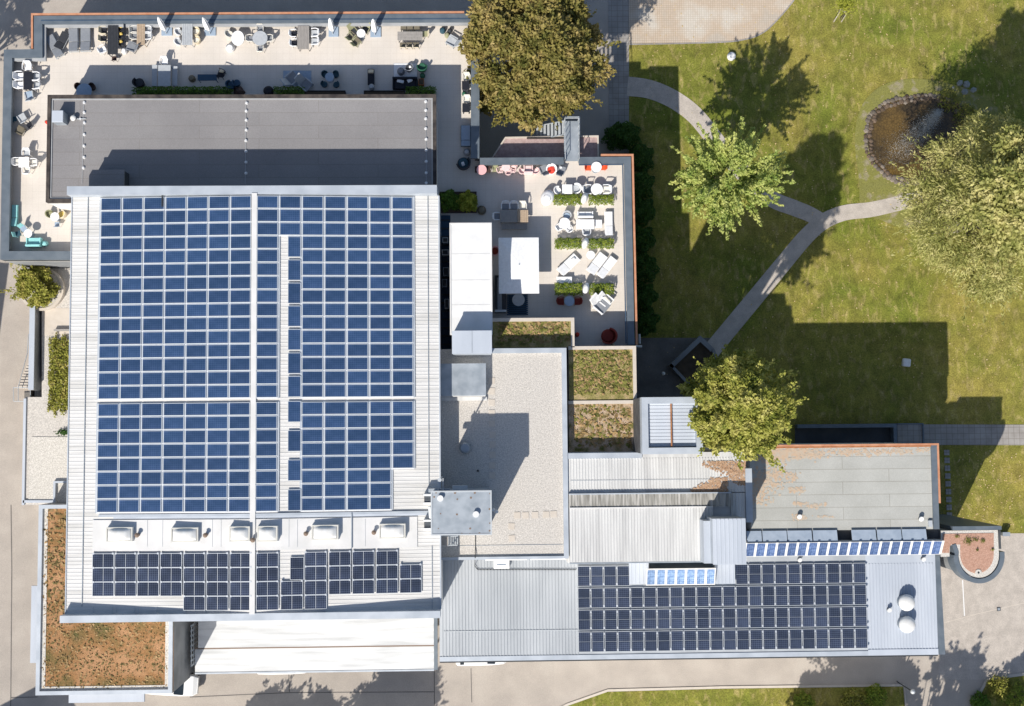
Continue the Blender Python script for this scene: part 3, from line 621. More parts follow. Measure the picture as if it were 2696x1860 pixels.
# camera lamp on the box right side
p = W(1303, 1344, 17); t = thing('floodlight', 'white twin floodlight on the right wall of the grey plant room', 'lamp', (p.x, p.y, 16.9))
MB().cyl((p.x - .1, p.y + .02), 16.75, 17.0, .13, 12, .1).build('head', 'white_paint', t); MB().cyl((p.x + .12, p.y - .12), 16.75, 17.0, .15, 12, .11).build('head', 'white_paint', t); MB().tube((p.x - .4, p.y, 16.8), (p.x, p.y, 16.85), .04).build('arm', 'metal_grey', t)
# grating landing south of it
p = W(1175, 1425, 15.6); t = thing('roof_stair', 'steel grating landing with a short flight of bars below the plant room', 'stair', (p.x, p.y, GZ))
a, b, c, d = rect(1149, 1414, 1180, 1438, 15.6); MB().box(a, b, c, d, 15.45, 15.5).build('landing', 'wood_grey', t)
k = MB(); a2, b2, _, _ = rect(1182, 1414, 1204, 1438, 15.3)
for i in range(5): xx = a2 + (b2 - a2) * i / 4; k.box(xx - .05, xx + .02, c, d, 15.4 - i * .2, 15.45 - i * .2)
k.build('tread', 'metal_light', t)
k = MB(); k.tube((a, c, 15.5), (b2, c, 15.1), .04); k.tube((a, d, 15.5), (b2, d, 15.1), .04); k.tube((a, c, GZ), (a, c, 15.5), .04); k.tube((b, c, GZ), (b, c, 15.5), .04); k.build('rail', 'metal_light', t)
# cable
p = [W(1252, 1409, GZ), W(1252, 1440, GZ), W(1251, 1468, GZ), W(1250, 1490, WZ), W(1258, 1500, WZ), W(1517, 1500, WZ)]
t = tag(MB().build('roof_cable', 'metal_dark'), 'dark cable running down from the plant room and along the grey ribbed roof', 'cable')
bpy.data.objects.remove(t); k = MB(); zz = [GZ + .04, GZ + .04, GZ + .25, WZ + .12, WZ + .1, WZ + .1]
for i in range(5): k.tube((p[i].x, p[i].y, zz[i]), (p[i + 1].x, p[i + 1].y, zz[i + 1]), .03)
tag(k.build('roof_cable', 'metal_dark'), 'dark cable running down from the plant room and along the grey ribbed roof', 'cable')
# ---- lift building -------------------------------------------------------
B = building('stair_tower_building', 'narrow white roofed block standing between the solar hall and the terrace parasol', 1240, 740)
a, b, c, d = rect(1185, 588, 1295, 882, LZ)
MB().box(a + .06, b - .06, c, d - .06, TZ - 2, LZ - .12).build('wall', 'wall_white', B); MB().box(a, b, c, d, LZ - .118, LZ).build('roof', 'block_sheet', B)
r = MB(); ring(r, a - .02, b + .02, c, d + .02, .1, LZ - .15, LZ + .05); r.build('roof_edge', 'white_trim', B)
k = MB()
for yy in (669, 738, 803): y = W(1240, yy, LZ).y; k.box(a + .12, b - .12, y - .02, y + .02, LZ + .001, LZ + .012)
k.build('roof_joint', 'pale_sheet', B)
a, b, c, d = rect(1190, 871, 1295, 930, 16.7)
MB().box(a + .04, b - .04, c, d - .04, TZ - 2, 16.58).build('wall', 'coping_light', B); MB().box(a, b, c - .05, d, 16.582, 16.7).build('roof', 'bluish_sheet', B)
m_ = (a + b) / 2; MB().box(m_ - .02, m_ + .02, c, d, 16.701, 16.72).build('roof_joint', 'metal_grey', B)
# teal loading gap between hall and tower: steel structure
t = thing('service_gallery', 'dark blue steel gallery in the shaded gap between hall and white roofed block', 'gallery', (*W(1172, 700, TZ).xy, TZ))
a, b, c, d = rect(1157, 565, 1186, 925, TZ + .5); MB().box(a, b, c, d, TZ + .02, TZ + .1).build('deck', 'f_navy', t)
k = MB()
for yy in range(575, 925, 22): y = W(1172, yy, TZ + 1).y; k.box(a, b, y - .05, y + .05, TZ + .101, TZ + .25)
k.build('beam', 'metal_dark', t)
for i, (xx, yy, w1, h1, m1) in enumerate(((1172, 632, 15, 14, 'metal_light'), (1172, 664, 18, 14, 'white_paint'), (1174, 715, 16, 22, 'metal_grey'), (1170, 745, 14, 20, 'metal_grey'), (1176, 800, 12, 26, 'metal_light'))):
    a, b, c, d = rect(xx - w1 / 2, yy - h1 / 2, xx + w1 / 2, yy + h1 / 2, TZ + 1)
    t = thing('equipment_box', '%s metal equipment cabinet, %s from the top in the shaded gap beside the hall' % ({'metal_light': 'light', 'white_paint': 'white', 'metal_grey': 'grey'}[m1], ORD[i]), 'cabinet', ((a + b) / 2, (c + d) / 2, TZ + .25), 0, 'cabinets in the service gap')
    MB().box(a, b, c, d, TZ + .251, TZ + .9).build('cabinet_body', m1, t, bevel=.02); MB().box(a + .06, b - .06, c + .06, d - .06, TZ + .901, TZ + .93).build('lid', 'metal_dark', t)
# ---- sedum roofs -----------------------------------------------------------
def tufts(root, x0, x1, y0, y1, z, n, mats, s=(.06, .2), name='plant_tuft'):
    for k, m_ in enumerate(mats):
        N = n // len(mats); c = np.stack([RNG.uniform(x0, x1, N), RNG.uniform(y0, y1, N), np.full(N, z)], 1)
        sz = RNG.uniform(s[0], s[1], N); q = leafquads(c + np.array([0, 0, .03]), sz, sz * .7, up=.7); q[..., 2] = np.maximum(q[..., 2], z + .01)
        o = MB().arr(q).build(name, m_, root); o['kind'] = 'stuff'
def leafquads(c, a, b, up=.5, dirs=None):
    """n quads at centres c with half sizes a, b; up = bias of the normals to +z; dirs = long axis"""
    n = len(c); nr = RNG.normal(size=(n, 3)); nr /= np.linalg.norm(nr, axis=1, keepdims=True); nr[:, 2] = np.abs(nr[:, 2]) + up; nr /= np.linalg.norm(nr, axis=1, keepdims=True)
    u = RNG.normal(size=(n, 3)) if dirs is None else dirs + RNG.normal(size=(n, 3)) * .25
    u -= nr * (u * nr).sum(1, keepdims=True); u /= np.linalg.norm(u, axis=1, keepdims=True) + 1e-9
    v = np.cross(nr, u); a = np.asarray(a)[:, None]; b = np.asarray(b)[:, None]
    return np.stack([c - u * a, c - v * b + u * a * .1, c + u * a, c + v * b + u * a * .1], 1)
def sedum(label, px, rects, z, m, tuftm, rim='gravel_slab', n=500, base=0.2):
    B = building('green_roof_building', label, *px)
    for (x0p, y0p, x1p, y1p, sides) in rects:
        a, b, c, d = rect(x0p, y0p, x1p, y1p, z)
        MB().box(a, b, c, d, base, z - .12).build('wall', 'wall_grey', B); MB().box(a + .02, b - .02, c + .02, d - .02, z - .118, z).build('planted_roof', m, B)
        tufts(B, a + .4, b - .4, c + .4, d - .3, z, n, tuftm)
        r = MB(); w_ = .26
        if 'n' in sides: r.box(a, b - (w_ if 'e' in sides else 0), d - w_, d, z - .11, z + .14)
        if 's' in sides: r.box(a, b, c, c + w_, z - .11, z + .14)
        if 'e' in sides: r.box(b - w_, b, c + (w_ if 's' in sides else 0), d, z - .11, z + .14)
        if 'w' in sides: r.box(a, a + w_, c + (w_ if 's' in sides else 0), d - (w_ if 'n' in sides else 0), z - .11, z + .14)
        if r.v: r.build('roof_rim', rim, B)
    return B
sedum('block with patchy brown-green planted roof above the terrace, north of the gravel roof', (1400, 880), [(1296, 838, 1512, 916, 'ne')], SZ, 'sedum_green', ('tuft_green', 'tuft_brown'))
sedum('square block with mossy green planted roof right of the gravel roof', (1580, 985), [(1497, 912, 1675, 1053, 'ne')], SZ, 'sedum_green', ('tuft_green', 'tuft_green', 'tuft_brown'), n=900)
sedum('block with browner patchy planted roof beside the louvred shaft', (1580, 1120), [(1497, 1055, 1675, 1192, 'n')], SZ - .05, 'sedum_mixed', ('tuft_green', 'tuft_brown', 'tuft_brown'), n=500)
# ---- louvred shaft -----------------------------------------------------------
B = building('louvred_shaft', 'white framed shaft with horizontal louvre blades beside the yellow-green tree', 1770, 1120)
VZ = 17.7; a, b, c, d = rect(1690, 1046, 1850, 1196, VZ)
MB().box(a + .03, b - .03, c + .03, d - .03, 0, VZ - .9).build('wall', 'cladding_dark', B)
r = MB(); ring(r, a, b, c, d, .46, VZ - .9, VZ); r.build('frame', 'coping_light', B)
k = MB(); y = c + .52
while y < d - .5: k.add([(a + .47, y, VZ - .34), (b - .47, y, VZ - .34), (b - .47, y + .235, VZ - .31), (a + .47, y + .235, VZ - .31), (a + .47, y + .235, VZ - .35), (b - .47, y + .235, VZ - .35), (b - .47, y, VZ - .38), (a + .47, y, VZ - .38)], [(0, 1, 2, 3), (4, 5, 6, 7), (0, 7, 6, 1), (3, 2, 5, 4)]); y += .245
k.build('louvre', 'bluish_sheet', B)
m_ = (a + b) / 2 - .05; MB().box(m_ - .05, m_ + .05, c + .47, d - .47, VZ - .19, VZ - .12).build('centre_rail', 'rust', B)
# ---- ribbed roofs C --------------------------------------------------------------
B = building('ribbed_roof_building', 'block with pale north-south ribbed sheet roofs in stepped bays', 1690, 1340)
def ribs(mb, x0, x1, y0, y1, z, step=.22, h=.045, w=.04, axis='y', zf=None):
    zf = zf or (lambda y: z); x = x0 + step / 2
    while x < x1:
        za, zb = zf(y0), zf(y1)
        mb.add([(x - w, y0, za + .001), (x + w, y0, za + .001), (x + w, y1, zb + .001), (x - w, y1, zb + .001), (x - w * .5, y0, za + h), (x + w * .5, y0, za + h), (x + w * .5, y1, zb + h), (x - w * .5, y1, zb + h)],
               [(4, 5, 6, 7), (1, 2, 6, 5), (3, 0, 4, 7), (0, 1, 5, 4)]); x += step
    return mb
a, b, c, d = rect(1494, 1190, 1965, 1482, CZ); MB().box(a, b, c, d, 0, CZ - .3).build('wall', 'wall_white', B)
a1, b1, c1_, d1 = rect(1494, 1192, 1962, 1298, CZ); k = MB().box(a1, b1, c1_, d1, CZ - .29, CZ); ribs(k, a1 + .1, b1 - .1, c1_, d1 - .42, CZ); k.build('roof', 'pale_sheet', B)
MB().box(a1, W(1690, 1195, CZ).x, d1 - .4, d1 + .01, CZ + .003, CZ + .12).build('roof_edge', 'coping_light', B)
yj = W(1700, 1264, CZ).y; MB().box(a1 + .2, W(1940, 1264, CZ).x, yj - .012, yj + .012, CZ + .046, CZ + .055).build('sheet_joint', 'metal_grey', B)
a2, b2, c2_, d2 = rect(1498, 1298, 1925, 1336, CZ + .25)
k = MB().box(a2, b2, c2_, d2, CZ - .29, CZ + .25); ribs(k, a2 + .05, b2 - .05, c2_, d2 - .1, CZ + .25, h=.03); k.build('roof', 'dirty_sheet', B)
MB().box(a2, b2, d2 - .09, d2, CZ + .251, CZ + .3).build('gutter_edge', 'coping_light', B)
a4, b4, c4, d4 = rect(1925, 1298, 1962, 1370, CZ); k = MB().box(a4 + .002, b4, c4, d4 - .002, CZ - .29, CZ + .01); ribs(k, a4 + .05, b4 - .05, c4, d4, CZ + .01); k.build('roof', 'pale_sheet', B)
a3, b3, c3_, d3 = rect(1500, 1336, 1878, 1480, CZ + .25); k = MB().box(a3, b3, c3_, d3 - .003, CZ - .29, CZ + .28); ribs(k, a3 + .05, b3 - .05, c3_ + .05, d3 - .05, CZ + .28); k.build('roof', 'pale_sheet', B)
MB().box(a3, b3, d3 - .06, d3 + .03, CZ + .32, CZ + .36).build('ridge_strip', 'white_trim', B)
MB().box(a3 - .02, b3, c3_ - .08, c3_, CZ + .05, CZ + .3).build('eaves_gutter', 'metal_grey', B)
a5, b5, c5, d5 = rect(1964, 1234, 1981, 1376, CZ + .2); MB().box(a5, b5, c5, d5, FZ, CZ + .2).build('parapet', 'coping_light', B)
lf = MB(); 
for _ in range(2000):
    u = random.random(); xx, yy = (random.uniform(1850, 1962), random.uniform(1215, 1278)) if u < .62 else (random.uniform(1812, 1915), random.uniform(1258, 1296))
    if u < .62 and (yy - 1215) > (xx - 1845) * .62 + random.uniform(-12, 10): continue
    if u < .62 and xx < 1915 and yy > 1240 and random.random() < .7: continue
    if u >= .62 and (1296 - yy) > (xx - 1812) * .6 + random.uniform(-6, 4): continue
    p = W(xx, yy, CZ); zl = CZ + .047 + random.random() * .02; lf.obox((p.x, p.y), .11, .08, zl, zl + .004, random.uniform(0, 3))
lf.build('leaf_litter', 'leaf_litter', B)['kind'] = 'stuff'
# block K
B = building('raised_metal_box', 'raised pale ribbed metal box between the ribbed roofs and the glazed strip', 1920, 1425)
a, b, c, d = rect(1877, 1366, 1964, 1487, 16.6); MB().box(a + .02, b - .02, c + .02, d - .02, WZ - 2, 16.48).build('wall', 'coping_light', B)
k = MB().box(a, b, c, d, 16.482, 16.6); ribs(k, a + .1, b - .05, c + .05, d - .05, 16.6, h=.03, step=.3); k.build('roof', 'bluish_sheet', B)
a, b, c, d = rect(1853, 1372, 1879, 1484, 15.6); MB().box(a, b, c, d, WZ, 15.6).build('side_shaft', 'bluish_sheet', B)
# ---- felt roofed building F ------------------------------------------------------
B = building('felt_roof_building', 'flat roofed block with grey-green felt roof, orange lichen and copper gutter', 2225, 1280)
a, b, c, d = rect(1975, 1175, 2468, 1396, FZ); MB().box(a, b, c, d, -.3, FZ - .12).build('wall', 'wall_white', B)
MB().box(a, b - .45, c, d, FZ - .118, FZ).build('roof', 'felt_roof', B); MB().box(b - .448, b, c, d, FZ - .118, FZ + .15).build('parapet', 'coping', B)
MB().box(a, b - .45, d - .12, d - .01, FZ + .001, FZ + .10).build('upstand', 'rust', B)
k = MB(); k.box(a, b + .16, d + .002, d + .15, FZ - .1, FZ + .17); k.box(b + .002, b + .16, W(2470, 1325, FZ).y, d, FZ - .1, FZ + .17); k.build('gutter', 'copper', B)
windows(B, b, 0, c + 1, d - 1, (1.2, 4.3, 7.4), 3, axis='y', out=1)
for i, (xx, yy) in enumerate(((2105, 1361), (2426, 1367))):
    p = W(xx, yy, FZ + .3); t = thing('roof_vent', ['white capped vent pipe ringed by orange lichen on the felt roof', 'white capped vent pipe near the right end of the felt roof'][i], 'vent', (p.x, p.y, FZ))
    MB().cyl((0, 0), .002, .28, .14, 14).build('pipe', 'metal_dark', t, local=True); MB().cyl((0, 0), .281, .38, .2, 16, .17).build('cap', 'white_paint', t, local=True)
a, b, c, d = rect(2445, 1371, 2455, 1388, FZ + .2); MB().box(a, b, c, d, FZ + .002, FZ + .2).build('roof_hatch', 'metal_light', B)
li = MB()
def lichen(cx, cy, rx, ry, n):
    for _ in range(int(n * .55)):
        a_ = random.gauss(0, .5); b_ = random.gauss(0, .5); xx, yy = cx + rx * a_, cy + ry * b_
        if not (1982 < xx < 2452 and 1180 < yy < 1372): continue
        p = W(xx, yy, FZ); r_ = random.uniform(.04, .13); zl = FZ + .002 + random.random() * .02; li.cyl((p.x, p.y), zl, zl + .003, r_, 7, sy=random.uniform(.4, 1), a0=random.uniform(0, 3))
for q in ((2080, 1190, 70, 10, 700), (2035, 1205, 50, 14, 420), (2130, 1200, 50, 9, 200), (2230, 1192, 60, 8, 220), (2300, 1190, 60, 9, 160), (2380, 1188, 45, 8, 140), (2432, 1184, 16, 6, 60), (2005, 1270, 45, 30, 560), (2040, 1250, 40, 24, 260), (2090, 1255, 18, 12, 70), (2097, 1290, 22, 8, 90), (2105, 1326, 18, 5, 70), (2105, 1362, 15, 8, 120), (2140, 1330, 30, 8, 60), (2170, 1362, 30, 4, 30), (2000, 1310, 30, 20, 160)): lichen(*q)
li.build('lichen', mat('lichen', (.53, .385, .27), (.48, .42, .34), 4, .95), B)['kind'] = 'stuff'
# ---- glazed strip between F and W ---------------------------------------------------
B = building('glazed_rooflight', 'long sawtooth rooflight of grey panes and frame north of the panel awning', 2220, 1410, 'rooflight')
RID = 11.05
a, b, _, _ = rect(1966, 1395, 2478, 1462, 10.6); yA = W(2220, 1394, 10.4).y; yB = W(2220, 1427, RID).y; yC = W(2220, 1462, 10.3).y
MB().box(a, b, yC, yA - .01, WZ - 1, 10.25).build('base', 'wall_dark', B)
k = MB(); k.box(a, b, yB - .05, yB + .05, 10.25, RID - .12); k.build('ridge_beam', 'metal_light', B)
pw_ = W(2066, 1410, 10.9).x - W(2000, 1410, 10.9).x
for i, xx in enumerate((1966, 2008, 2074, 2141, 2243, 2310, 2376)):
    x0 = W(xx, 1410, 10.9).x; x1 = x0 + (pw_ * .97 if i else pw_ * .6)
    MB().add([(x0, yA - .02, 10.78), (x1, yA - .02, 10.78), (x1, yB + .06, RID - .08), (x0, yB + .06, RID - .08), (x0, yA - .02, 10.73), (x1, yA - .02, 10.73), (x1, yB + .06, RID - .13), (x0, yB + .06, RID - .13)],
             [(0, 1, 2, 3), (7, 6, 5, 4), (0, 3, 7, 4), (1, 5, 6, 2), (0, 4, 5, 1), (3, 2, 6, 7)]).build('pane', 'pane_grey', B)
tilt = math.atan((RID - 10.35) / (yB - yC)); lg = math.hypot(RID - 10.35, yB - yC)
x0 = W(1962, 1444, 10.8).x; x1 = W(2480, 1444, 10.8).x; pit = (x1 - x0) / 19
for i in range(19):
    panel('awn', (x0 + pit * (i + .5), (yB + yC) / 2, (RID + 10.35) / 2), (tilt, 0, 0), 'pale blue tilted solar panel, %s from the left in the long awning row' % ORD[i], lx=pit - .02, ly=lg, name='awning_solar_module', cat='solar panel', frame='white_trim', cell='pv_violet', group='tilted panels of the long awning')
k = MB(); k.box(x0, x1, yC + .02, yB, 10.26, 10.30); k.build('back_sheet', 'white_trim', B)
for i in range(20): MB().add([(x0 + pit * i - .09, yC, 10.37), (x0 + pit * i + .09, yC, 10.37), (x0 + pit * i + .09, yB, RID + .03), (x0 + pit * i - .09, yB, RID + .03), (x0 + pit * i - .09, yC, 10.42), (x0 + pit * i + .09, yC, 10.42), (x0 + pit * i + .09, yB, RID + .09), (x0 + pit * i - .09, yB, RID + .09)], [(0, 3, 2, 1), (4, 5, 6, 7), (0, 1, 5, 4), (1, 2, 6, 5), (2, 3, 7, 6), (3, 0, 4, 7)]).build('rafter', 'white_trim', B)
# ---- south wing W ------------------------------------------------------------------
B = building('south_wing', 'long low wing with ribbed grey-blue roof carrying black panels and two round domes', 1820, 1600)
WX0, WX1, WY0, WY1 = rect(1157, 1460, 2466, 1729, WZ)
WY0 = (W(1200, 1738, WZ).y + W(2400, 1727, WZ).y) / 2; XM = W(1524, 1600, WZ).x; XE = W(2282, 1600, WZ).x
MB().box(WX0 + .1, WX1 - .05, WY0 + .5, WY1, -.3, WZ - .25).build('wall', 'wall_white', B)
k = MB().box(WX0, XM, WY0, WY1, WZ - .249, WZ); ribs(k, WX0 + .1, XM, WY0 + .35, WY1 - .05, WZ, .25, .05); k.build('roof', 'grey_sheet', B)
k = MB().box(XM + .001, XE, WY0, WY1 - .001, WZ - .249, WZ + .002); k.build('roof', 'grey_sheet', B)
k = MB().box(XE + .001, WX1, WY0, WY1, WZ - .249, WZ); ribs(k, XE + .15, WX1 - .1, WY0 + .45, WY1 - .9, WZ, .25, .05); k.build('roof', 'bluish_sheet', B)
MB().box(WX0, XE, WY0 - .02, WY0 + .34, WZ + .003, WZ + .06).build('eaves_trim', 'coping_light', B); MB().box(XE + .002, WX1, WY0 - .02, WY0 + .44, WZ + .003, WZ + .06).build('eaves_trim', 'bluish_sheet', B)
MB().box(WX0, WX1, WY0 - .14, WY0 - .021, WZ - .25, WZ - .05).build('gutter', 'metal_dark', B)
yy_ = W(1350, 1661, WZ).y; MB().box(WX0 + .3, XM, yy_ - .02, yy_ + .02, WZ + .051, WZ + .07).build('sheet_joint', 'metal_light', B)
yE = W(2470, 1380, WZ).y
k = MB(); k.add([(WX1 + .002, WY0 - .05, WZ - .3), (WX1 + .60, WY0 - .05, WZ - .3), (WX1 + .35, yE, WZ - .3), (WX1 + .002, yE, WZ - .3), (WX1 + .002, WY0 - .05, WZ - .08), (WX1 + .60, WY0 - .05, WZ - .08), (WX1 + .35, yE, WZ - .08), (WX1 + .002, yE, WZ - .08)], [(0, 3, 2, 1), (4, 5, 6, 7), (0, 1, 5, 4), (1, 2, 6, 5), (2, 3, 7, 6), (3, 0, 4, 7)]); k.build('parapet', 'coping', B)
windows(B, WX0 + 1, WX1 - 1, WY0 + .5, 0, (1.2, 4.4, 7.2), 14, out=-1)
a, b, c, d = rect(1657, 1482, 1708, 1538, WZ + .5); k = MB().box(a, b, c, d, WZ, WZ + .5); ribs(k, a, b, c, d, WZ + .5, .3, .03); k.build('raised_bay', 'bluish_sheet', B)
a, b, c, d = rect(1884, 1486, 1935, 1538, WZ + .5); k = MB().box(a, b, c, d, WZ, WZ + .5); ribs(k, a, b, c, d, WZ + .5, .3, .03); k.build('raised_bay', 'bluish_sheet', B)
a, b, c, d = rect(1709, 1480, 1884, 1500, WZ); MB().box(a, b, c, d, WZ + .004, WZ + .02).build('dark_gap_strip', 'glass_dark', B)  # flat dark strip laid in the gap behind the short awning
# small awning of seven panels
yT, yBt = W(1793, 1497, WZ + 1.2).y, W(1793, 1541, WZ + .75).y; x0 = W(1701, 1519, WZ + 1).x; x1 = W(1884, 1519, WZ + 1).x; pit = (x1 - x0) / 7; tl = math.atan(.45 / (yT - yBt))
for i in range(7):
    panel('awn2', (x0 + pit * (i + .5), (yT + yBt) / 2, WZ + .97), (tl, 0, 0), 'bright pale blue solar panel, %s from the left in the short awning' % ORD[i], lx=pit - .12, ly=math.hypot(.45, yT - yBt) - .12, name='awning_solar_module', cat='solar panel', frame='white_trim', cell='pv_light', group='tilted panels of the short awning')
k = MB()
k.add([(x0, yBt, WZ + .70), (x1, yBt, WZ + .70), (x1, yT, WZ + 1.15), (x0, yT, WZ + 1.15), (x0, yBt, WZ + .76), (x1, yBt, WZ + .76), (x1, yT, WZ + 1.21), (x0, yT, WZ + 1.21)], [(0, 3, 2, 1), (4, 5, 6, 7), (0, 1, 5, 4), (1, 2, 6, 5), (2, 3, 7, 6), (3, 0, 4, 7)]); k.build('awning_frame', 'white_trim', B)
# black panels of the wing, 22 columns x 4 rows with a notch
xL = (W(1519, 1490, WZ).x + W(1521, 1700, WZ).x) / 2; xR = (W(2279, 1490, WZ).x + W(2283, 1705, WZ).x) / 2
yTt = (W(1600, 1485.5, WZ).y + W(2250, 1482, WZ).y) / 2; yBb = (W(1540, 1716, WZ).y + W(2260, 1711, WZ).y) / 2
cw, rh = (xR - xL) / 22, (yTt - yBb) / 4; rails = MB()
for r_ in range(4):
    for c_ in range(22):
        if r_ == 0 and 4 <= c_ < 12: continue
        x, y = xL + cw * (c_ + .5), yTt - rh * (r_ + .5)
        panel('wing', (x, y, WZ + .13), (0, 0, 0), 'black solar panel on the long wing, %s row down, %s column from the left' % (ORD[r_], ORD[c_]), lx=cw - .07, ly=rh - .12, name='black_solar_module', clamps=[(cw / 2 - .01, rh * .36), (cw / 2 - .01, -rh * .36)], cat='solar panel', frame='pv_frame', cell='pv_black', group='black solar panels on the south wing', split='y')
    rails.box(xL, xR, yTt - rh * (r_ + .3) - .03, yTt - rh * (r_ + .3) + .03, WZ + .05, WZ + .1) if r_ else None
rails.build('mounting_rail', 'metal_light', B)
for i, (xx, yy) in enumerate(((2389, 1588), (2390, 1646))):
    p = W(xx, yy, WZ + .75); t = thing('round_skylight', ['round white domed skylight, the upper one on the south wing', 'round speckled domed skylight, the lower one on the south wing'][i], 'skylight', (p.x, p.y, WZ), 0, 'round domes on the south wing')
    MB().cyl((0, 0), .003, .6, .56, 32).build('kerb', 'metal_grey', t, local=True)
    MB().lathe((0, 0), [(.64, .601), (.645, .66), (.60, .76), (.5, .86), (.36, .94), (.18, .985), (.02, 1.0)], 32).build('dome', 'dome', t, smooth=True, local=True)
for i, (xx, yy) in enumerate(((2342, 1607), (2432, 1473), (2106, 1475))):
    p = W(xx, yy, WZ + .3); t = thing('roof_vent', ['small vent pipe left of the two round domes', 'vent pipe at the upper right corner of the south wing roof', 'white vent pipe under the long awning above the black panels'][i], 'vent', (p.x, p.y, WZ))
    MB().cyl((0, 0), .002, .3, .13, 14).build('pipe', 'metal_dark', t, local=True); MB().cyl((0, 0), .301, .4, .18, 16, .15).build('cap', 'dome', t, local=True)
a, b, c, d = rect(1278, 1467, 1488, 1475, WZ + .7); t = thing('drain_pipe', 'long white pipe lying along the top edge of the grey ribbed roof', 'pipe', ((a + b) / 2, (c + d) / 2, WZ))
MB().tube((a, (c + d) / 2, WZ + .7), ((a + b) / 2 + .1, (c + d) / 2, WZ + .7), .12, 10).build('pipe', 'white_paint', t); MB().tube(((a + b) / 2 + .4, (c + d) / 2, WZ + .7), (b, (c + d) / 2, WZ + .7), .12, 10).build('pipe', 'white_paint', t)
a, b, c, d = rect(1300, 1476, 1341, 1498, WZ + .5); t = thing('roof_window', 'small white framed roof window on the grey ribbed roof below the pipe', 'roof window', ((a + b) / 2, (c + d) / 2, WZ))
k = MB(); ring(k, a, b, c, d, .26, WZ, WZ + .45); k.build('frame', 'white_paint', t); MB().box(a + .26, b - .26, c + .26, d - .26, WZ, WZ + .38).build('pane', 'pane_grey', t)
# ---- curved tower --------------------------------------------------------------------
B = building('curved_tower', 'hook shaped tower with red gravel roof, pebble rim and curved grey wall', 2560, 1450)
KZ = 10.5
arc = lambda cx, cy, rx, ry, a0, a1, n: [(cx + rx * math.cos(RAD(a0 + (a1 - a0) * i / n)), cy + ry * math.sin(RAD(a0 + (a1 - a0) * i / n))) for i in range(n + 1)]
outer = [(2478, 1398), (2627, 1396)] + arc(2577, 1462, 53, 60, 0, 180, 18) + [(2518, 1436), (2501, 1436), (2500, 1466), (2478, 1467)]
inner = [(2482, 1406), (2617, 1404)] + arc(2574, 1462, 43, 50, 0, 180, 18) + [(2529, 1437), (2512, 1427), (2500, 1436), (2499, 1455), (2480, 1456)]
MB().prism(poly(outer, KZ), -.3, KZ - .1).build('wall', 'wall_grey', B)
MB().prism(poly(outer, KZ), KZ - .099, KZ).build('roof', 'gravel_rim', B)
MB().prism(poly([(2482, 1406), (2616, 1404)] + arc(2572, 1460, 44, 50, 0, 180, 18) + [(2528, 1434), (2504, 1434), (2500, 1440), (2499, 1456), (2480, 1456)], KZ), KZ + .001, KZ + .03).build('red_gravel_bed', 'red_gravel', B)
k = MB(); edge_strip(k, arc(2577, 1462, 55, 62, -8, 180, 26)[::-1] + [], .36, KZ - 1.2, KZ + .08, KZ, inward=-1)
k.build('curved_parapet', 'coping', B)
k = MB(); edge_strip(k, arc(2577, 1462, 54, 61, 180, 186, 2) + [(2515, 1432)], .3, KZ - 1.2, KZ + .08, KZ, inward=1); k.build('curved_parapet', 'coping', B)
a, b, c, d = rect(2508, 1386, 2637, 1396, KZ + .1); MB().box(a, b, c, d, 0, KZ + .1).build('end_wall', 'coping', B)
a, b, c, d = rect(2630, 1396, 2636, 1446, KZ + .1); MB().box(a, b, c, d - .01, KZ - 1.2, KZ + .05).build('side_wall', 'wall_dark', B)
p = W(2575, 1508, KZ); MB().cyl((p.x, p.y), KZ + .031, KZ + .08, .26, 18).build('drain_collar', 'gravel_rim', B); MB().cyl((p.x, p.y), KZ + .081, KZ + .1, .08, 12).build('roof_drain', 'metal_dark', B)
for xx, yy, s in ((2550, 1421, 1.0), (2548, 1426, .8), (2518, 1412, .4), (2569, 1422, .4), (2586, 1425, .5), (2612, 1447, .3), (2572, 1448, .25)):
    p = W(xx, yy, KZ); c = np.array([[p.x, p.y, KZ + .12]] * int(70 * s + 12)) + RNG.normal(size=(int(70 * s + 12), 3)) * np.array([.22 * s, .16 * s, .03])
    MB().arr(leafquads(c, np.full(len(c), .06), np.full(len(c), .03), up=.5)).build('weed', 'tuft_green', B)['kind'] = 'stuff'
p = W(2645, 1406, .4); t = thing('stone_bollard', 'short square grey post beside the curved tower', 'bollard', (p.x, p.y, 0)); MB().box(-.3, .3, -.15, .15, 0, .7).build('post', 'coping', t, local=True, bevel=.02); MB().box(-.32, .32, -.17, .17, .701, .76).build('cap', 'metal_grey', t, local=True)
# ---- shaded courtyard pit north of F ------------------------------------------------------
t = thing('light_well', 'shaded light well with pale blue-grey coping north of the felt roofed block', 'light well', W(2230, 1150, 0))
a, b, c, d = rect(2100, 1117, 2362, 1174, .9); MB().box(a, b, c, d, .0, .08).build('floor', 'wall_dark', t)
k = MB(); k.box(a, b, d - .32, d, 0, .9); k.box(b - .3, b, c, d - .32, 0, .9); k.build('coping_wall', 'coping', t)
t = thing('paved_platform', 'small shaded paved platform with thin pale edge right of the light well', 'platform', W(2398, 1148, 0))
a, b, c, d = rect(2364, 1115, 2432, 1174, .7); MB().box(a, b - .1, c, d - .1, 0, .6).build('deck', 'pavers', t); k = MB(); k.box(a, b, d - .1, d, .0, .75); k.box(b - .1, b, c, d - .1, 0, .75); k.build('edge', 'coping', t)
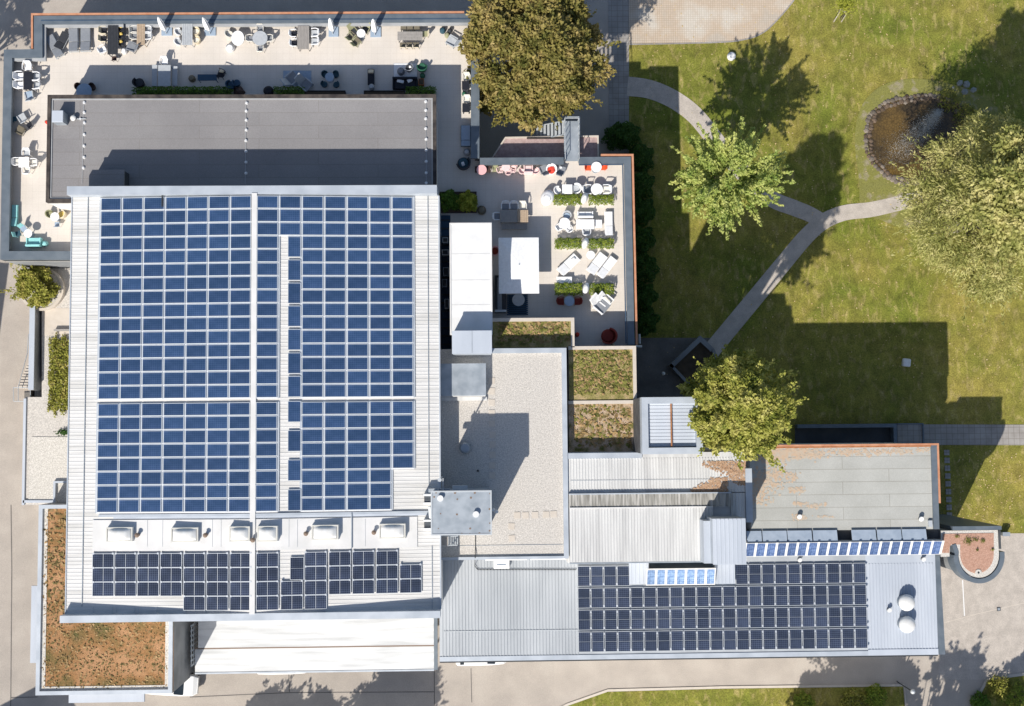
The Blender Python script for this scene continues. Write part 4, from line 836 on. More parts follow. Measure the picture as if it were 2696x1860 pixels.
# diamond planter
t = thing('stone_planter', 'diamond-set stone walled planter in deep shade at the end of the garden path', 'planter', W(1830, 960, 0))
k = MB(); edge_strip(k, [(1762, 962), (1844, 884), (1880, 918)], .4, 0, .9, .9, inward=-1); edge_strip(k, [(1880, 918), (1900, 960), (1826, 1030), (1762, 962)], .25, 0, .9, .9, inward=-1); k.build('wall', 'wall_grey', t)
MB().prism(poly([(1764, 962), (1844, 887), (1898, 958), (1826, 1028)], .6), 0, .6).build('soil', 'soil', t)
# ---- pink gravel roof, bridge and stair ----------------------------------------------------
B = building('low_annex', 'low annex with pinkish gravel roof tucked under the beech tree', 1430, 390)
MB().prism(poly([(1330, 361), (1576, 357), (1577, 416), (1292, 419)], 9.3), 0, 9.2).build('wall', 'wall_grey', B)
MB().prism(poly([(1330, 361), (1576, 357), (1577, 416), (1292, 419)], 9.3), 9.201, 9.3).build('roof', 'pink_gravel', B)
k = MB(); edge_strip(k, [(1292, 419), (1330, 361), (1576, 357), (1577, 416)], .12, 9.301, 9.42, 9.4, inward=-1); k.build('roof_rim', 'gravel_slab', B)
a, b, c, d = rect(1387, 363, 1484, 366, 9.4); MB().box(a, b, c, d, 9.301, 9.5).build('gutter', 'bitumen_edge', B)
t = thing('steel_footbridge', 'grey steel footbridge with grating deck leading from the terrace to a stair', 'footbridge', (*W(1503, 370, 10.3).xy, 0))
a, b, c, d = rect(1485, 319, 1523, 424, 10.35); MB().box(a, b, c, d, 10.2, 10.3).build('deck', 'metal_grey', t)
k = MB()
for xx in (a + .03, b - .03):
    k.tube((xx, c, 11.2), (xx, d, 11.2), .035); 
    for j in range(7): yy = c + (d - c) * j / 6; k.tube((xx, yy, 10.3), (xx, yy, 11.2), .025)
k.tube((a, d, 11.2), (b, d, 11.2), .035); k.build('railing', 'metal_light', t)
k = MB(); [k.cyl((xx, yy), 0, 10.2, .09, 8) for xx in (a + .2, b - .2) for yy in (c + .3, d - .3)]; k.build('column', 'metal_dark', t)
k = MB(); aa, bb, cc, dd = rect(1432, 322, 1484, 358, 9.8)
for j in range(8): x_ = bb - (bb - aa + .4) * j / 7; k.box(x_ - .16, x_ + .03, cc, dd, 10.1 - j * .2, 10.14 - j * .2)
k.build('stair_tread', 'metal_light', t); k = MB(); k.tube((bb, dd, 10.2), (aa - .4, dd, 8.7), .05); k.tube((bb, cc, 10.2), (aa - .4, cc, 8.7), .05)
p0 = W(1488, 308, 10.9); p1 = W(1526, 308, 10.9); p2 = W(1526, 355, 10.9); k.tube(p0, p1, .04); k.tube(p1, p2, .04); k.build('stringer', 'metal_grey', t)
# ---- south-west sedum building ---------------------------------------------------------------
SWZ = 8.8
B = building('green_roof_building', 'low corner block with rusty brown planted roof and pale rim, bottom left', 280, 1690)
a, b, c, d = rect(99, 1328, 456, 1828, SWZ); xn = W(190, 1400, SWZ).x; yn = W(300, 1610, SWZ).y
L_ = [(a, c), (b, c), (b, yn), (xn, yn), (xn, d), (a, d)]
MB().prism(L_, 1, SWZ - .3).build('wall', 'wall_grey', B); MB().prism(L_, SWZ - .299, SWZ - .12).build('planted_roof', 'sedum_brown', B)
tufts(B, a + .4, b - .45, c + .45, yn + .2, SWZ - .12, 1300, ('tuft_dark', 'tuft_brown', 'tuft_brown', 'tuft_brown'), s=(.05, .15)); tufts(B, a + .4, xn, yn, d - .4, SWZ - .12, 420, ('tuft_dark', 'tuft_brown', 'tuft_brown'), name='plant_tuft')
k = MB(); w_ = .30; k.box(a, b, c, c + w_, SWZ - .119, SWZ + .1); k.box(b - w_, b, c + w_, yn, SWZ - .119, SWZ + .1); k.box(a, a + w_, c + w_, d - w_, SWZ - .119, SWZ + .1); k.box(a, xn, d - w_, d, SWZ - .119, SWZ + .1); k.build('roof_rim', 'coping_light', B)
k = MB(); k.box(a + w_, a + w_ + .35, c + w_, d - w_, SWZ - .119, SWZ - .08); k.box(a + w_ + .35, b - w_, c + w_, c + w_ + .3, SWZ - .119, SWZ - .08); k.box(b - w_ - .3, b - w_, c + w_ + .3, yn, SWZ - .119, SWZ - .08); k.build('gravel_margin', 'gravel_rim', B)
a2, b2, c2_, d2 = rect(81, 1543, 108, 1746, 8.2); MB().box(a2, a - .001, c2_, d2, 8.0, 8.2).build('canopy', 'bluish_sheet', B)
a2, b2, c2_, d2 = rect(181, 1815, 380, 1850, 8.2); MB().box(a2, b2, c2_, c - .001, 8.0, 8.2).build('canopy', 'bluish_sheet', B)
# ---- white canopy ---------------------------------------------------------------------------
B = building('white_canopy', 'long white sheet metal canopy with a dark joint along the front of the hall', 820, 1700, 'canopy')
ZC = 4.3
def plate(pts, zt, th=.12): 
    q = [(*W(x_, y_, z_).xy, z_) for x_, y_, z_ in pts]; n = len(q)
    return MB().add([(v[0], v[1], v[2] - th) for v in q] + q, [tuple(range(n)), tuple(range(n, 2 * n))[::-1]] + [(i, n + i, n + (i + 1) % n, (i + 1) % n) for i in range(n)])
x0 = (W(520, 1650, ZC).x + W(506, 1760, ZC).x) / 2; x1 = (W(1140, 1650, ZC).x + W(1145, 1760, ZC).x) / 2
yt, ym, yb_ = W(800, 1620, ZC).y, W(820, 1704, ZC).y, W(820, 1768, ZC).y
k = MB(); k.add([(x0, yb_, ZC - .15), (x1, yb_, ZC - .15), (x1, ym - .07, ZC), (x0, ym - .07, ZC), (x0, yb_, ZC - .27), (x1, yb_, ZC - .27), (x1, ym - .07, ZC - .12), (x0, ym - .07, ZC - .12)], [(0, 1, 2, 3), (7, 6, 5, 4), (0, 4, 5, 1), (1, 5, 6, 2), (2, 6, 7, 3), (3, 7, 4, 0)]); k.build('front_sheet', 'canopy_sheet', B)
k = MB().box(x0 + .3, x1, ym + .07, yt, ZC + .02, ZC + .14); k.build('rear_sheet', 'canopy_sheet', B)
MB().box(x0, x1, ym - .07, ym + .069, ZC - .1, ZC + .0).build('joint_gutter', 'vent_brown', B)
MB().box(x0, x1, yb_ - .13, yb_ - .002, ZC - .3, ZC - .1).build('eaves_gutter', 'coping_light', B)
MB().box(x1 + .002, x1 + .3, yb_, yt, ZC - .3, ZC + .1).build('end_trim', 'coping', B)
k = MB(); [k.cyl((x0 + .4 + (x1 - x0 - .8) * i / 6, yb_ + .5), .6, ZC - .28, .08, 10) for i in range(7)]; k.build('post', 'metal_grey', B)
MB().box(x0 + .5, x1 - .2, yt - .5, yt, 1, ZC).build('rear_wall', 'wall_white', B)
a, b, c, d = rect(478, 1650, 506, 1755, 5); t = thing('dock_fence', 'dark metal screen with posts in the gap left of the white canopy', 'screen', ((a + b) / 2, (c + d) / 2, gz(a)))
k = MB(); [k.box(b - .1, b, c + (d - c) * j / 8, c + (d - c) * j / 8 + .12, gz(a), 5.2) for j in range(9)]; k.build('post', 'metal_grey', t); k = MB(); [k.box(b - .07, b - .03, c, d, z_, z_ + .12) for z_ in (3.6, 4.3, 5.0)]; k.build('rail', 'metal_light', t)
# ---- west podium with gravel ------------------------------------------------------------------
PD = 6.0
B = building('gravel_podium', 'low podium with pale gravel deck and thin light blue edging, left of the hall', 120, 1180, 'podium')
MB().prism(poly([(110, 700), (215, 700), (215, 1330), (63, 1330), (67, 1046), (110, 1046)], PD), 2, PD - .1).build('wall', 'wall_white', B)
MB().prism(poly([(110, 700), (215, 700), (215, 1330), (63, 1330), (67, 1046), (110, 1046)], PD), PD - .099, PD).build('deck', 'gravel_roof', B)
MB().prism(poly([(114, 812), (213, 812), (213, 884), (114, 884)], PD), PD + .001, PD + .02).build('paving', 'gravel_slab', B)
MB().prism(poly([(83, 1151), (180, 1151), (180, 1322), (75, 1322)], PD), PD + .001, PD + .05).build('raised_gravel', 'gravel_rim', B)
k = MB(); edge_strip(k, [(59, 1330), (64, 1050)], .2, PD - .1, PD + .15, PD, inward=-1); edge_strip(k, [(150, 1324), (62, 1324)], .2, PD - .1, PD + .15, PD, inward=-1); k.build('edging', 'bluish_sheet', B)
a, b, c, d = rect(140, 1267, 192, 1332, PD + .3); k = MB(); k.box(a, a + .16, c, d, PD, PD + .3); k.box(a + .16, b, d - .16, d, PD, PD + .3); k.build('well_edge', 'bluish_sheet', B); MB().box(a + .16, b, c, d - .16, PD + .001, PD + .02).build('well_floor', 'wall_dark', B)
a, b, c, d = rect(142, 867, 200, 872, PD + .3); tag(MB().box(a, b, c, d, PD + .02, PD + .35).build('low_bench', 'wood_grey'), 'thin dark bench on the podium paving above the ivy bed', 'bench')
p = W(167, 1140, PD + .3); t = thing('small_shrub', 'single small dark green shrub on the podium gravel', 'shrub', (p.x, p.y, PD)); c = RNG.normal(size=(160, 3)) * np.array([.24, .12, .08]) + np.array([p.x, p.y, PD + .2]); MB().arr(leafquads(c, np.full(160, .08), np.full(160, .05))).build('foliage', 'leaf_dark', t); MB().tube((p.x, p.y, PD), (p.x, p.y, PD + .3), .02).build('stem', 'bark', t)
# wall and stair to its left
t = thing('garden_wall', 'long light blue capped wall beside the podium, casting a dark band', 'wall', (*W(83, 915, PD).xy, 4))
a, b, c, d = rect(76, 806, 90, 1027, PD + .9); MB().box(a + .06, b - .06, c, d, 3.5, PD + .78).build('wall', 'wall_grey', t); MB().box(a, b, c, d, PD + .782, PD + .9).build('cap', 'bluish_sheet', t)
MB().prism(poly([(91, 700), (113, 700), (113, 1046), (91, 1046)], PD - 1), 3.8, PD - 1).build('wall_shade_strip', 'dark_asphalt', t)  # floor strip coloured dark to stand for the wall's cast shade
t = thing('outdoor_stair', 'narrow concrete stair with thin railing beside the light blue wall', 'stair', (*W(62, 980, 4.5).xy, 4))
k = MB(); xa_, xb_ = W(45, 1020, 5).x, W(76, 1020, 5).x
for j in range(12):
    yy = W(60, 935 + j * 7.4, 5).y; f = j / 11; k.box(xa_ + (xb_ - xa_) * (1 - f) * .8, xb_ - .02, yy - .2, yy + .02, 3.9, 4.15 + .08 * j)
k.build('tread', 'gravel_slab', t)
k = MB(); q = [W(75, 880, 5.4), W(72, 930, 5.4), W(48, 1020, 5.8)]; [k.tube(q[i], q[i + 1], .03) for i in range(2)]
q = [W(35, 1021, 5.8), W(48, 1021, 5.8), W(80, 1022, 5.8), W(80, 1057, 5.8), W(36, 1057, 5.8), W(35, 1021, 5.8)]; [k.tube(q[i], q[i + 1], .03) for i in range(5)]; k.tube(q[1], W(48, 1056, 5.8), .03); k.build('railing', 'metal_light', t)
a, b, c, d = rect(64, 1029, 80, 1056, 5.0); MB().box(a, b, c, d, 3.9, 5.0).build('landing', 'dark_asphalt', t)
# ================================================================== FURNITURE
FT = {}
def legs(t, lx, ly, h, r, m, inset=.05, z0=0.0):
    for sx in (-1, 1):
        for sy in (-1, 1): MB().tube((sx * (lx / 2 - inset), sy * (ly / 2 - inset), z0), (sx * (lx / 2 - inset), sy * (ly / 2 - inset), h), r, 6).build('leg', m, t, local=True)
def tmpl(key, fn, loc, rot, label, group, s=1.0):
    """first use builds the template, later uses copy it"""
    if key not in FT: t = FT[key] = fn()
    else: t = copy_tree(FT[key])
    t.location = loc; t.rotation_euler = (0, 0, RAD(rot)); t.scale = (s, s, s); t['label'] = label
    if group: t['group'] = group
    elif 'group' in t: del t['group']
    return t
def loc_at(px, py, h, z=TZ):
    p = W(px, py, z + h); return (p.x, p.y, z + .004)
def chair(px, py, rot, m, label, group=None, m2=None, s=1.0, style='plain'):
    """chair facing local +y; rot turns it counter-clockwise"""
    m2 = m2 or m
    def fn():
        t = thing('chair', '', 'chair')
        if style == 'plain':
            MB().box(-.23, .23, -.21, .23, .42, .46).build('seat', m2, t, bevel=.015, local=True)
            MB().add([(-.22, -.22, .46), (.22, -.22, .46), (.20, -.34, .86), (-.20, -.34, .86), (-.22, -.18, .46), (.22, -.18, .46), (.20, -.30, .87), (-.20, -.30, .87)], [(0, 1, 2, 3), (7, 6, 5, 4), (0, 3, 7, 4), (1, 5, 6, 2), (3, 2, 6, 7), (0, 4, 5, 1)]).build('backrest', m, t, local=True)
            legs(t, .46, .44, .42, .018, m, .03)
        elif style == 'arm':
            MB().box(-.24, .24, -.2, .24, .40, .46).build('seat', m2, t, bevel=.02, local=True)
            k = MB(); pts = [(-.29, .22), (-.30, -.1), (-.22, -.30), (0, -.36), (.22, -.30), (.30, -.1), (.29, .22)]
            for i in range(6): k.tube((*pts[i], .68 + .03 * (1 < i < 5)), (*pts[i + 1], .68 + .03 * (0 < i < 4)), .035, 6)
            k.build('arm_frame', m, t, local=True)
            k = MB(); k.add([(-.24, -.22, .46), (.24, -.22, .46), (.22, -.34, .8), (-.22, -.34, .8), (-.24, -.19, .46), (.24, -.19, .46), (.22, -.31, .81), (-.22, -.31, .81)], [(0, 1, 2, 3), (7, 6, 5, 4), (0, 3, 7, 4), (1, 5, 6, 2), (3, 2, 6, 7), (0, 4, 5, 1)]).build('backrest', m, t, local=True)
            legs(t, .52, .46, .40, .02, m, .03)
            k = MB(); [k.tube((sx * .29, .2, 0), (sx * .29, .2, .68), .018, 5) for sx in (-1, 1)]; k.build('arm_post', m, t, local=True)
        elif style == 'tub':
            MB().lathe((0, 0), [(.22, .0), (.28, .05), (.33, .38), (.30, .40)], 18).build('base', m, t, smooth=True, local=True)
            MB().cyl((0, .02), .401, .47, .27, 18).build('seat', m2, t, bevel=.02, local=True)
            k = MB(); n = 16
            for i in range(n):
                a0, a1 = RAD(160 + 220 * i / n), RAD(160 + 220 * (i + 1) / n); h0 = .60 + .22 * math.sin(math.pi * i / n); h1 = .60 + .22 * math.sin(math.pi * (i + 1) / n)
                o, q = .37, .30
                vs = [(o * math.cos(a0), o * math.sin(a0), .38), (o * math.cos(a1), o * math.sin(a1), .38), (q * math.cos(a1), q * math.sin(a1), .38), (q * math.cos(a0), q * math.sin(a0), .38)]
                vs += [(x_ * 1.06, y_ * 1.06, h) for (x_, y_, _), h in zip(vs, (h0, h1, h1, h0))]
                k.add(vs, [(3, 2, 1, 0), (4, 5, 6, 7), (0, 1, 5, 4), (2, 3, 7, 6), (1, 2, 6, 5), (3, 0, 4, 7)])
            k.build('backrest', m, t, local=True)
        elif style == 'lounge':
            k = MB().add([(-.3, -.35, .30), (.3, -.35, .30), (.33, .38, .40), (-.33, .38, .40), (-.3, -.35, .38), (.3, -.35, .38), (.33, .38, .47), (-.33, .38, .47)], [(0, 3, 2, 1), (4, 5, 6, 7), (0, 1, 5, 4), (1, 2, 6, 5), (2, 3, 7, 6), (3, 0, 4, 7)]); k.build('seat', m2, t, bevel=.02, local=True)
            MB().add([(-.3, -.32, .38), (.3, -.32, .38), (.26, -.68, .98), (-.26, -.68, .98), (-.3, -.24, .38), (.3, -.24, .38), (.26, -.60, 1.0), (-.26, -.60, 1.0)], [(0, 1, 2, 3), (7, 6, 5, 4), (0, 3, 7, 4), (1, 5, 6, 2), (3, 2, 6, 7), (0, 4, 5, 1)]).build('backrest', m, t, bevel=.02, local=True)
            k = MB(); [k.box(sx * .34 - .04, sx * .34 + .04, -.3, .34, .52, .56) for sx in (-1, 1)]; [k.box(sx * .34 - .02, sx * .34 + .02, y_ - .02, y_ + .02, 0, .519) for sx in (-1, 1) for y_ in (-.26, .3)]; k.build('armrest', m, t, local=True)
            legs(t, .56, .66, .30, .02, m, .04)
        return t
    return tmpl(('chair', style, m, m2), fn, loc_at(px, py, .6), rot, label, group, s)
def round_table(px, py, rpx, m, label, group=None, h=.74, sy=1.0, rot=0, leg='metal_grey', name='round_table', cat='table'):
    l = loc_at(px, py, h); t = thing(name, label, cat, l, RAD(rot), group); r = rpx / 33.9
    MB().cyl((0, 0), h - .035, h, r, 36, sy=sy).build('tabletop', m, t, bevel=.008, local=True)
    MB().cyl((0, 0), .03, h - .036, .04, 10).build('column', leg, t, local=True); MB().cyl((0, 0), 0, .029, min(.28, r * .7), 20).build('base', leg, t, local=True); return t
def rect_table(x0, y0, x1, y1, m, label, group=None, h=.74, rot=0, name='dining_table', cat='table', slats=0):
    cx, cy = (x0 + x1) / 2, (y0 + y1) / 2; t = thing(name, label, cat, loc_at(cx, cy, h), RAD(rot), group); lx, ly = (x1 - x0) / 33.9, (y1 - y0) / 33.9
    k = MB()
    if slats:
        for i in range(slats):
            if lx > ly: k.box(-lx / 2, lx / 2, -ly / 2 + ly * i / slats + .006, -ly / 2 + ly * (i + 1) / slats - .006, h - .035, h)
            else: k.box(-lx / 2 + lx * i / slats + .006, -lx / 2 + lx * (i + 1) / slats - .006, -ly / 2, ly / 2, h - .035, h)
        k.box(-lx / 2 + .05, lx / 2 - .05, -ly / 2 + .05, ly / 2 - .05, h - .06, h - .036)
    else: k.box(-lx / 2, lx / 2, -ly / 2, ly / 2, h - .04, h)
    k.build('tabletop', m, t, bevel=.006, local=True); legs(t, lx, ly, h - .041 if not slats else h - .061, .03, m, .07); return t
def bench(x0, y0, x1, y1, m, label, group=None, h=.45, rot=0):
    return rect_table(x0, y0, x1, y1, m, label, group, h, rot, 'bench', 'bench')
def lounger(px, py, rot, ln, wd, m, label, group=None, frame='metal_light', back=.42):
    """long axis local y, head at -y"""
    t = thing('sun_lounger', label, 'sun lounger', loc_at(px, py, .35), RAD(rot), group); L, w_ = ln / 33.9, wd / 33.9; s = L * (.5 - back)
    k = MB(); ring(k, -w_ / 2, w_ / 2, -L / 2, L / 2, .05, .22, .28); k.build('frame', frame, t, local=True)
    MB().box(-w_ / 2 + .03, w_ / 2 - .03, -s, L / 2 - .02, .281, .36).build('mattress', m, t, bevel=.025, local=True)
    y0, y1 = -s - .03, -L / 2 + .02
    MB().add([(-w_ / 2 + .03, y1, .42), (w_ / 2 - .03, y1, .42), (w_ / 2 - .03, y0, .281), (-w_ / 2 + .03, y0, .281), (-w_ / 2 + .03, y1, .50), (w_ / 2 - .03, y1, .50), (w_ / 2 - .03, y0, .36), (-w_ / 2 + .03, y0, .36)], [(0, 3, 2, 1), (4, 5, 6, 7), (0, 1, 5, 4), (1, 2, 6, 5), (2, 3, 7, 6), (3, 0, 4, 7)]).build('backrest', m, t, bevel=.02, local=True)
    legs(t, w_, L, .22, .022, frame, .06); return t
def sofa(px, py, rot, ln, dp, m, label, group=None, cush=(), mc=None):
    """length local x, back at -y"""
    t = thing('sofa', label, 'sofa', loc_at(px, py, .5), RAD(rot), group); L, d = ln / 33.9, dp / 33.9
    MB().box(-L / 2, L / 2, -d / 2, d / 2, .05, .28).build('base', m, t, bevel=.02, local=True)
    n = max(1, round(L / .8)); 
    for i in range(n): a = -L / 2 + .1 + (L - .2) * i / n; MB().box(a + .01, a + (L - .2) / n - .01, -d / 2 + .17, d / 2, .281, .43).build('seat_cushion', m, t, bevel=.03, local=True)
    MB().box(-L / 2, L / 2, -d / 2, -d / 2 + .16, .281, .72).build('backrest', m, t, bevel=.03, local=True)
    for sx in (-1, 1): MB().box(sx * L / 2 - (.09 if sx > 0 else 0), sx * L / 2 + (.09 if sx < 0 else 0), -d / 2 + .161, d / 2, .281, .56).build('armrest', m, t, bevel=.02, local=True)
    return t
def pouf(px, py, r, m, label, group=None, h=.4, sy=1.0, name='pouf', cat='pouf', rot=0):
    t = thing(name, label, cat, loc_at(px, py, h), RAD(rot), group); r /= 33.9
    MB().lathe((0, 0), [(r * .85, 0), (r, .08), (r, h - .08), (r * .9, h - .02)], 20, sy=sy).build('body', m, t, smooth=True, local=True); MB().lathe((0, 0), [(r * .9, h - .019), (r * .5, h + .02), (.02, h + .03)], 20, sy=sy).build('top', m, t, smooth=True, local=True); return t
def cushion(px, py, w_, h_, rot, m, label, z=TZ + .44, group=None, cat='cushion', name='cushion'):
    p = W(px, py, z + .1); a, b = w_ / 67.8, h_ / 67.8; N = 8
    vs = []; 
    for sgn in (1, -1):
        for j in range(N + 1):
            for i in range(N + 1):
                u, v = i / N * 2 - 1, j / N * 2 - 1; k = (1 - abs(u) ** 3) * (1 - abs(v) ** 3); vs.append((u * a * (1 - .08 * v * v), v * b * (1 - .08 * u * u), .08 + sgn * .075 * k ** .7))
    M = (N + 1) ** 2; fs = []
    for j in range(N):
        for i in range(N):
            q = (j * (N + 1) + i, j * (N + 1) + i + 1, (j + 1) * (N + 1) + i + 1, (j + 1) * (N + 1) + i); fs.append(q); fs.append(tuple(M + w for w in q[::-1]))
    o = tag(MB().add(vs, fs).build(name, m, smooth=True), label, cat, group); o.location = (p.x, p.y, z); o.rotation_euler = (0, 0, RAD(rot)); return o
def rug(x0, y0, x1, y1, m, label):
    a, b, c, d = rect(x0, y0, x1, y1, TZ + .02); t = thing('rug', label, 'rug', ((a + b) / 2, (c + d) / 2, TZ + .004)); MB().box(a, b, c, d, TZ + .004, TZ + .018).build('pile', m, t)
    k = MB(); ring(k, a - .03, b + .03, c - .03, d + .03, .03, TZ + .004, TZ + .021); k.build('border', 'f_lightgrey', t); return t
def closed_parasol(tip, base, slabr, label):
    p = W(base[0], base[1], TZ + .12); q = W(tip[0], tip[1], TZ + 2.75); t = thing('closed_parasol', label, 'parasol', (p.x, p.y, TZ), 0, 'closed white parasols along the north parapet')
    a, b, c, d = rect(*slabr, TZ + .08); MB().box(a, b, c, d, TZ + .004, TZ + .10).build('base_slab', 'f_blue', t, bevel=.01)
    MB().tube((p.x, p.y, TZ + .1), (q.x, q.y, TZ + 2.72), .035, 8).build('pole', 'metal_light', t)
    k = MB(); n = 14; prof = [(.10, .75), (.19, .95), (.20, 1.5), (.17, 2.1), (.11, 2.5), (.03, 2.75)]; vs = []
    for r, z in prof:
        f = z / 2.75; cx, cy = p.x + (q.x - p.x) * f, p.y + (q.y - p.y) * f
        for i in range(n): rr = r * (1 + .16 * (-1) ** i); vs.append((cx + rr * math.cos(2 * math.pi * i / n), cy + rr * math.sin(2 * math.pi * i / n), TZ + z))
    m_ = len(prof); k.add(vs, [(j * n + i, j * n + (i + 1) % n, (j + 1) * n + (i + 1) % n, (j + 1) * n + i) for j in range(m_ - 1) for i in range(n)] + [tuple(range(n))[::-1], tuple(range((m_ - 1) * n, m_ * n))]).build('folded_canopy', 'f_white', t); return t
def hedge(x0, y0, x1, y1, label, m='leaf_hedge', h=.85, box='f_dark', z=TZ, dens=420, group=None, name='hedge', s=.055, boxh=.4):
    a, b, c, d = rect(x0, y0, x1, y1, z + h * .7); t = thing(name, label, 'hedge', ((a + b) / 2, (c + d) / 2, z), 0, group)
    if boxh: MB().box(a + .2, b - .2, c + .22, d - .22, z + .004, z + boxh).build('trough', box, t, bevel=.01)
    n = int((b - a) * (d - c) * dens); u = RNG.uniform(-1, 1, n); v = RNG.uniform(-1, 1, n); w_ = RNG.uniform(0, 1, n) ** .5
    ph = RNG.uniform(0, 6, 4); edge = 1 + .10 * np.sin(u * (b - a) * 5 + ph[0]) + .06 * np.sin(u * (b - a) * 13 + ph[1])
    x = (a + b) / 2 + u * (b - a) / 2 * (1 + .03 * np.sin(v * 7 + ph[2])); y = (c + d) / 2 + v * (d - c) / 2 * edge
    rr = np.maximum(np.abs(u) ** 8, np.abs(v) ** 4)
    zt = h * (1 - .35 * rr) * (1 + .10 * np.sin(x * 7 + ph[3]) * np.sin(y * 6)); lo_ = boxh * .9
    zz = z + lo_ + (zt - lo_) * w_
    sz = RNG.uniform(.7, 1.3, n) * s; MB().arr(leafquads(np.stack([x, y, zz], 1), sz, sz * .55, up=.35)).build('foliage', m, t); return t
# --- terrace, north-west corner
G1 = 'grey loungers in the north-west corner'
lounger(143, 122, 29, 66, 25, 'f_grey', 'mid grey sun lounger standing slantwise nearest the left parapet', G1)
lounger(163, 107, -26, 50, 24, 'f_dark', 'darkest grey lounger, half hidden behind the slanted one', G1)
lounger(193, 105, 2, 66, 26, 'f_grey', 'straight grey sun lounger, left of the parallel pair', G1); lounger(225, 103, 1, 68, 27, 'f_grey', 'straight grey sun lounger, right of the parallel pair', G1)
rect_table(283, 66, 311, 145, 'f_dark', 'long black slatted dining table by the north parapet', slats=7)
for i, (x, y) in enumerate(((272, 80), (271, 101))): chair(x, y, -90, 'f_cream', 'cream armchair with black seat, %s one left of the black table' % ('upper' if i == 0 else 'lower'), 'chairs at the long black table', 'f_black', style='arm')
for i, (x, y) in enumerate(((318, 72), (319, 91), (319, 111))): chair(x, y, 90, 'f_black', 'black chair with yellow leg tips, %s of three right of the black table' % ORD[i], 'chairs at the long black table', 'f_black'); cushion(x - 1, y - 2, 9, 8, 10 * i, 'f_yellow', 'small yellow pad on the %s black chair right of the black table' % ORD[i], TZ + .46, 'yellow pads', 'cushion')
chair(270, 130, -60, 'f_white', 'white chair at the lower left corner of the black table', style='arm'); pouf(325, 133, 8, 'f_white', 'small white stool at the lower right corner of the black table', name='stool', cat='stool'); chair(345, 122, 70, 'f_grey', 'dark grey chair standing alone right of the white stool', style='lounge'); chair(298, 152, 0, 'f_brown', 'dark brown chair at the foot of the black table', s=.8)
rect_table(360, 63, 381.5, 119, 'wood', 'narrow light wooden table left of the first closed parasol', slats=5)
for i, y in enumerate((79, 95)): chair(353, y, -90, 'f_offwhite', '%s white chair left of the light wooden table' % ('upper' if i == 0 else 'lower'), 'chairs at the wooden table', 'f_grey', style='arm'); chair(389, y, 90, 'f_white', '%s white chair right of the light wooden table' % ('upper' if i == 0 else 'lower'), 'chairs at the wooden table', 'f_lightgrey', style='arm')
closed_parasol((416, 46), (438, 89), (425, 66, 453, 94), 'closed white parasol beside the light wooden table, leftmost of four')
closed_parasol((534, 47), (553, 89), (538, 66, 568, 94), 'closed white parasol between the oval table and the white table')
closed_parasol((868, 49), (876, 90), (865, 66, 891, 97), 'closed white parasol, left one of the right-hand pair')
closed_parasol((982, 51), (987, 93), (975, 67, 1003, 98), 'closed white parasol, rightmost of four, left of the grey table')
t = rect_table(479, 62, 507, 120, 'f_lightgrey', 'rounded pale grey oval table between the first and second closed parasols', slats=6)
for i, (x, y) in enumerate(((469, 82), (468, 108))): chair(x, y, -90, 'f_white', '%s white shell chair left of the oval table' % ('upper' if i == 0 else 'lower'), 'chairs at the oval table', 'f_lightgrey', style='tub', s=.8)
for i, (x, y) in enumerate(((515, 81), (516, 104))): chair(x, y, 90, 'f_cream', '%s cream shell chair right of the oval table' % ('upper' if i == 0 else 'lower'), 'chairs at the oval table', 'f_offwhite', style='tub', s=.85)
round_table(626, 101, 17, 'f_white', 'bright white oval table with a tilted white shell chair beside it', sy=1.2, rot=0); chair(603, 88, -70, 'f_offwhite', 'white shell chair upper left of the white oval table', 'chairs at the white oval table', style='tub', s=.9); pouf(605, 125, 11.5, 'f_white', 'round white pouf lower left of the white oval table')
round_table(684.5, 101, 20, 'f_lightgrey', 'big round grey table right of the white oval table')
for i, (x, y, r, w_) in enumerate(((684, 75, 180, 'above'), (658, 101, -90, 'left of'), (684, 127, 0, 'below'), (709, 101, 90, 'right of'))): chair(x, y, r, 'f_offwhite', 'pale armchair with dark seat %s the big round grey table' % w_, 'chairs round the big grey table', 'f_grey', style='arm', s=.95)
rect_table(783, 67, 814, 131, 'wood_grey', 'grey slatted table with four white chairs by the north parapet', slats=8)
for i, (x, y) in enumerate(((773, 88), (774, 113))): chair(x, y, -90, 'f_white', '%s white chair with black seat left of the grey slatted table' % ('upper' if i == 0 else 'lower'), 'chairs at the grey slatted table', 'f_black', style='arm')
for i, (x, y) in enumerate(((828, 87), (828, 109))): chair(x, y, 90, 'f_white', '%s pale square armchair right of the grey slatted table' % ('upper' if i == 0 else 'lower'), 'chairs at the grey slatted table', 'f_lightgrey', style='arm', s=1.1)
round_table(950.5, 88, 11.5, 'f_white', 'small round white table between the right-hand pair of closed parasols')
for i, (x, y, r) in enumerate(((924, 92, -40), (938, 108, -45), (929, 80, -140), (962, 74, 150))): chair(x, y, r, 'f_olive', 'folding wicker chair %s the small round white table' % ['left of', 'below', 'upper left of', 'upper right of'][i], 'wicker chairs round the small white table', 'f_wicker' if i < 2 else 'f_dark', style='lounge', s=.8)
rect_table(1046, 83, 1113, 107, 'wood_grey', 'wide grey wooden table with six wicker chairs near the brown-green tree', slats=6)
for i, x in enumerate((1062, 1079, 1097)):
    chair(x, 70, 180, 'f_olive', 'olive wicker chair above the wide grey table, %s from the left' % ORD[i], 'chairs at the wide grey table', 'f_wicker'); chair(x - 2, 118, 0, 'f_cream', 'brown wicker chair below the wide grey table, %s from the left' % ORD[i], 'chairs at the wide grey table', 'f_wicker')
chair(1119, 88, 90, 'f_cream', 'cream chair at the right end of the wide grey table', 'chairs at the wide grey table', 'f_olive')
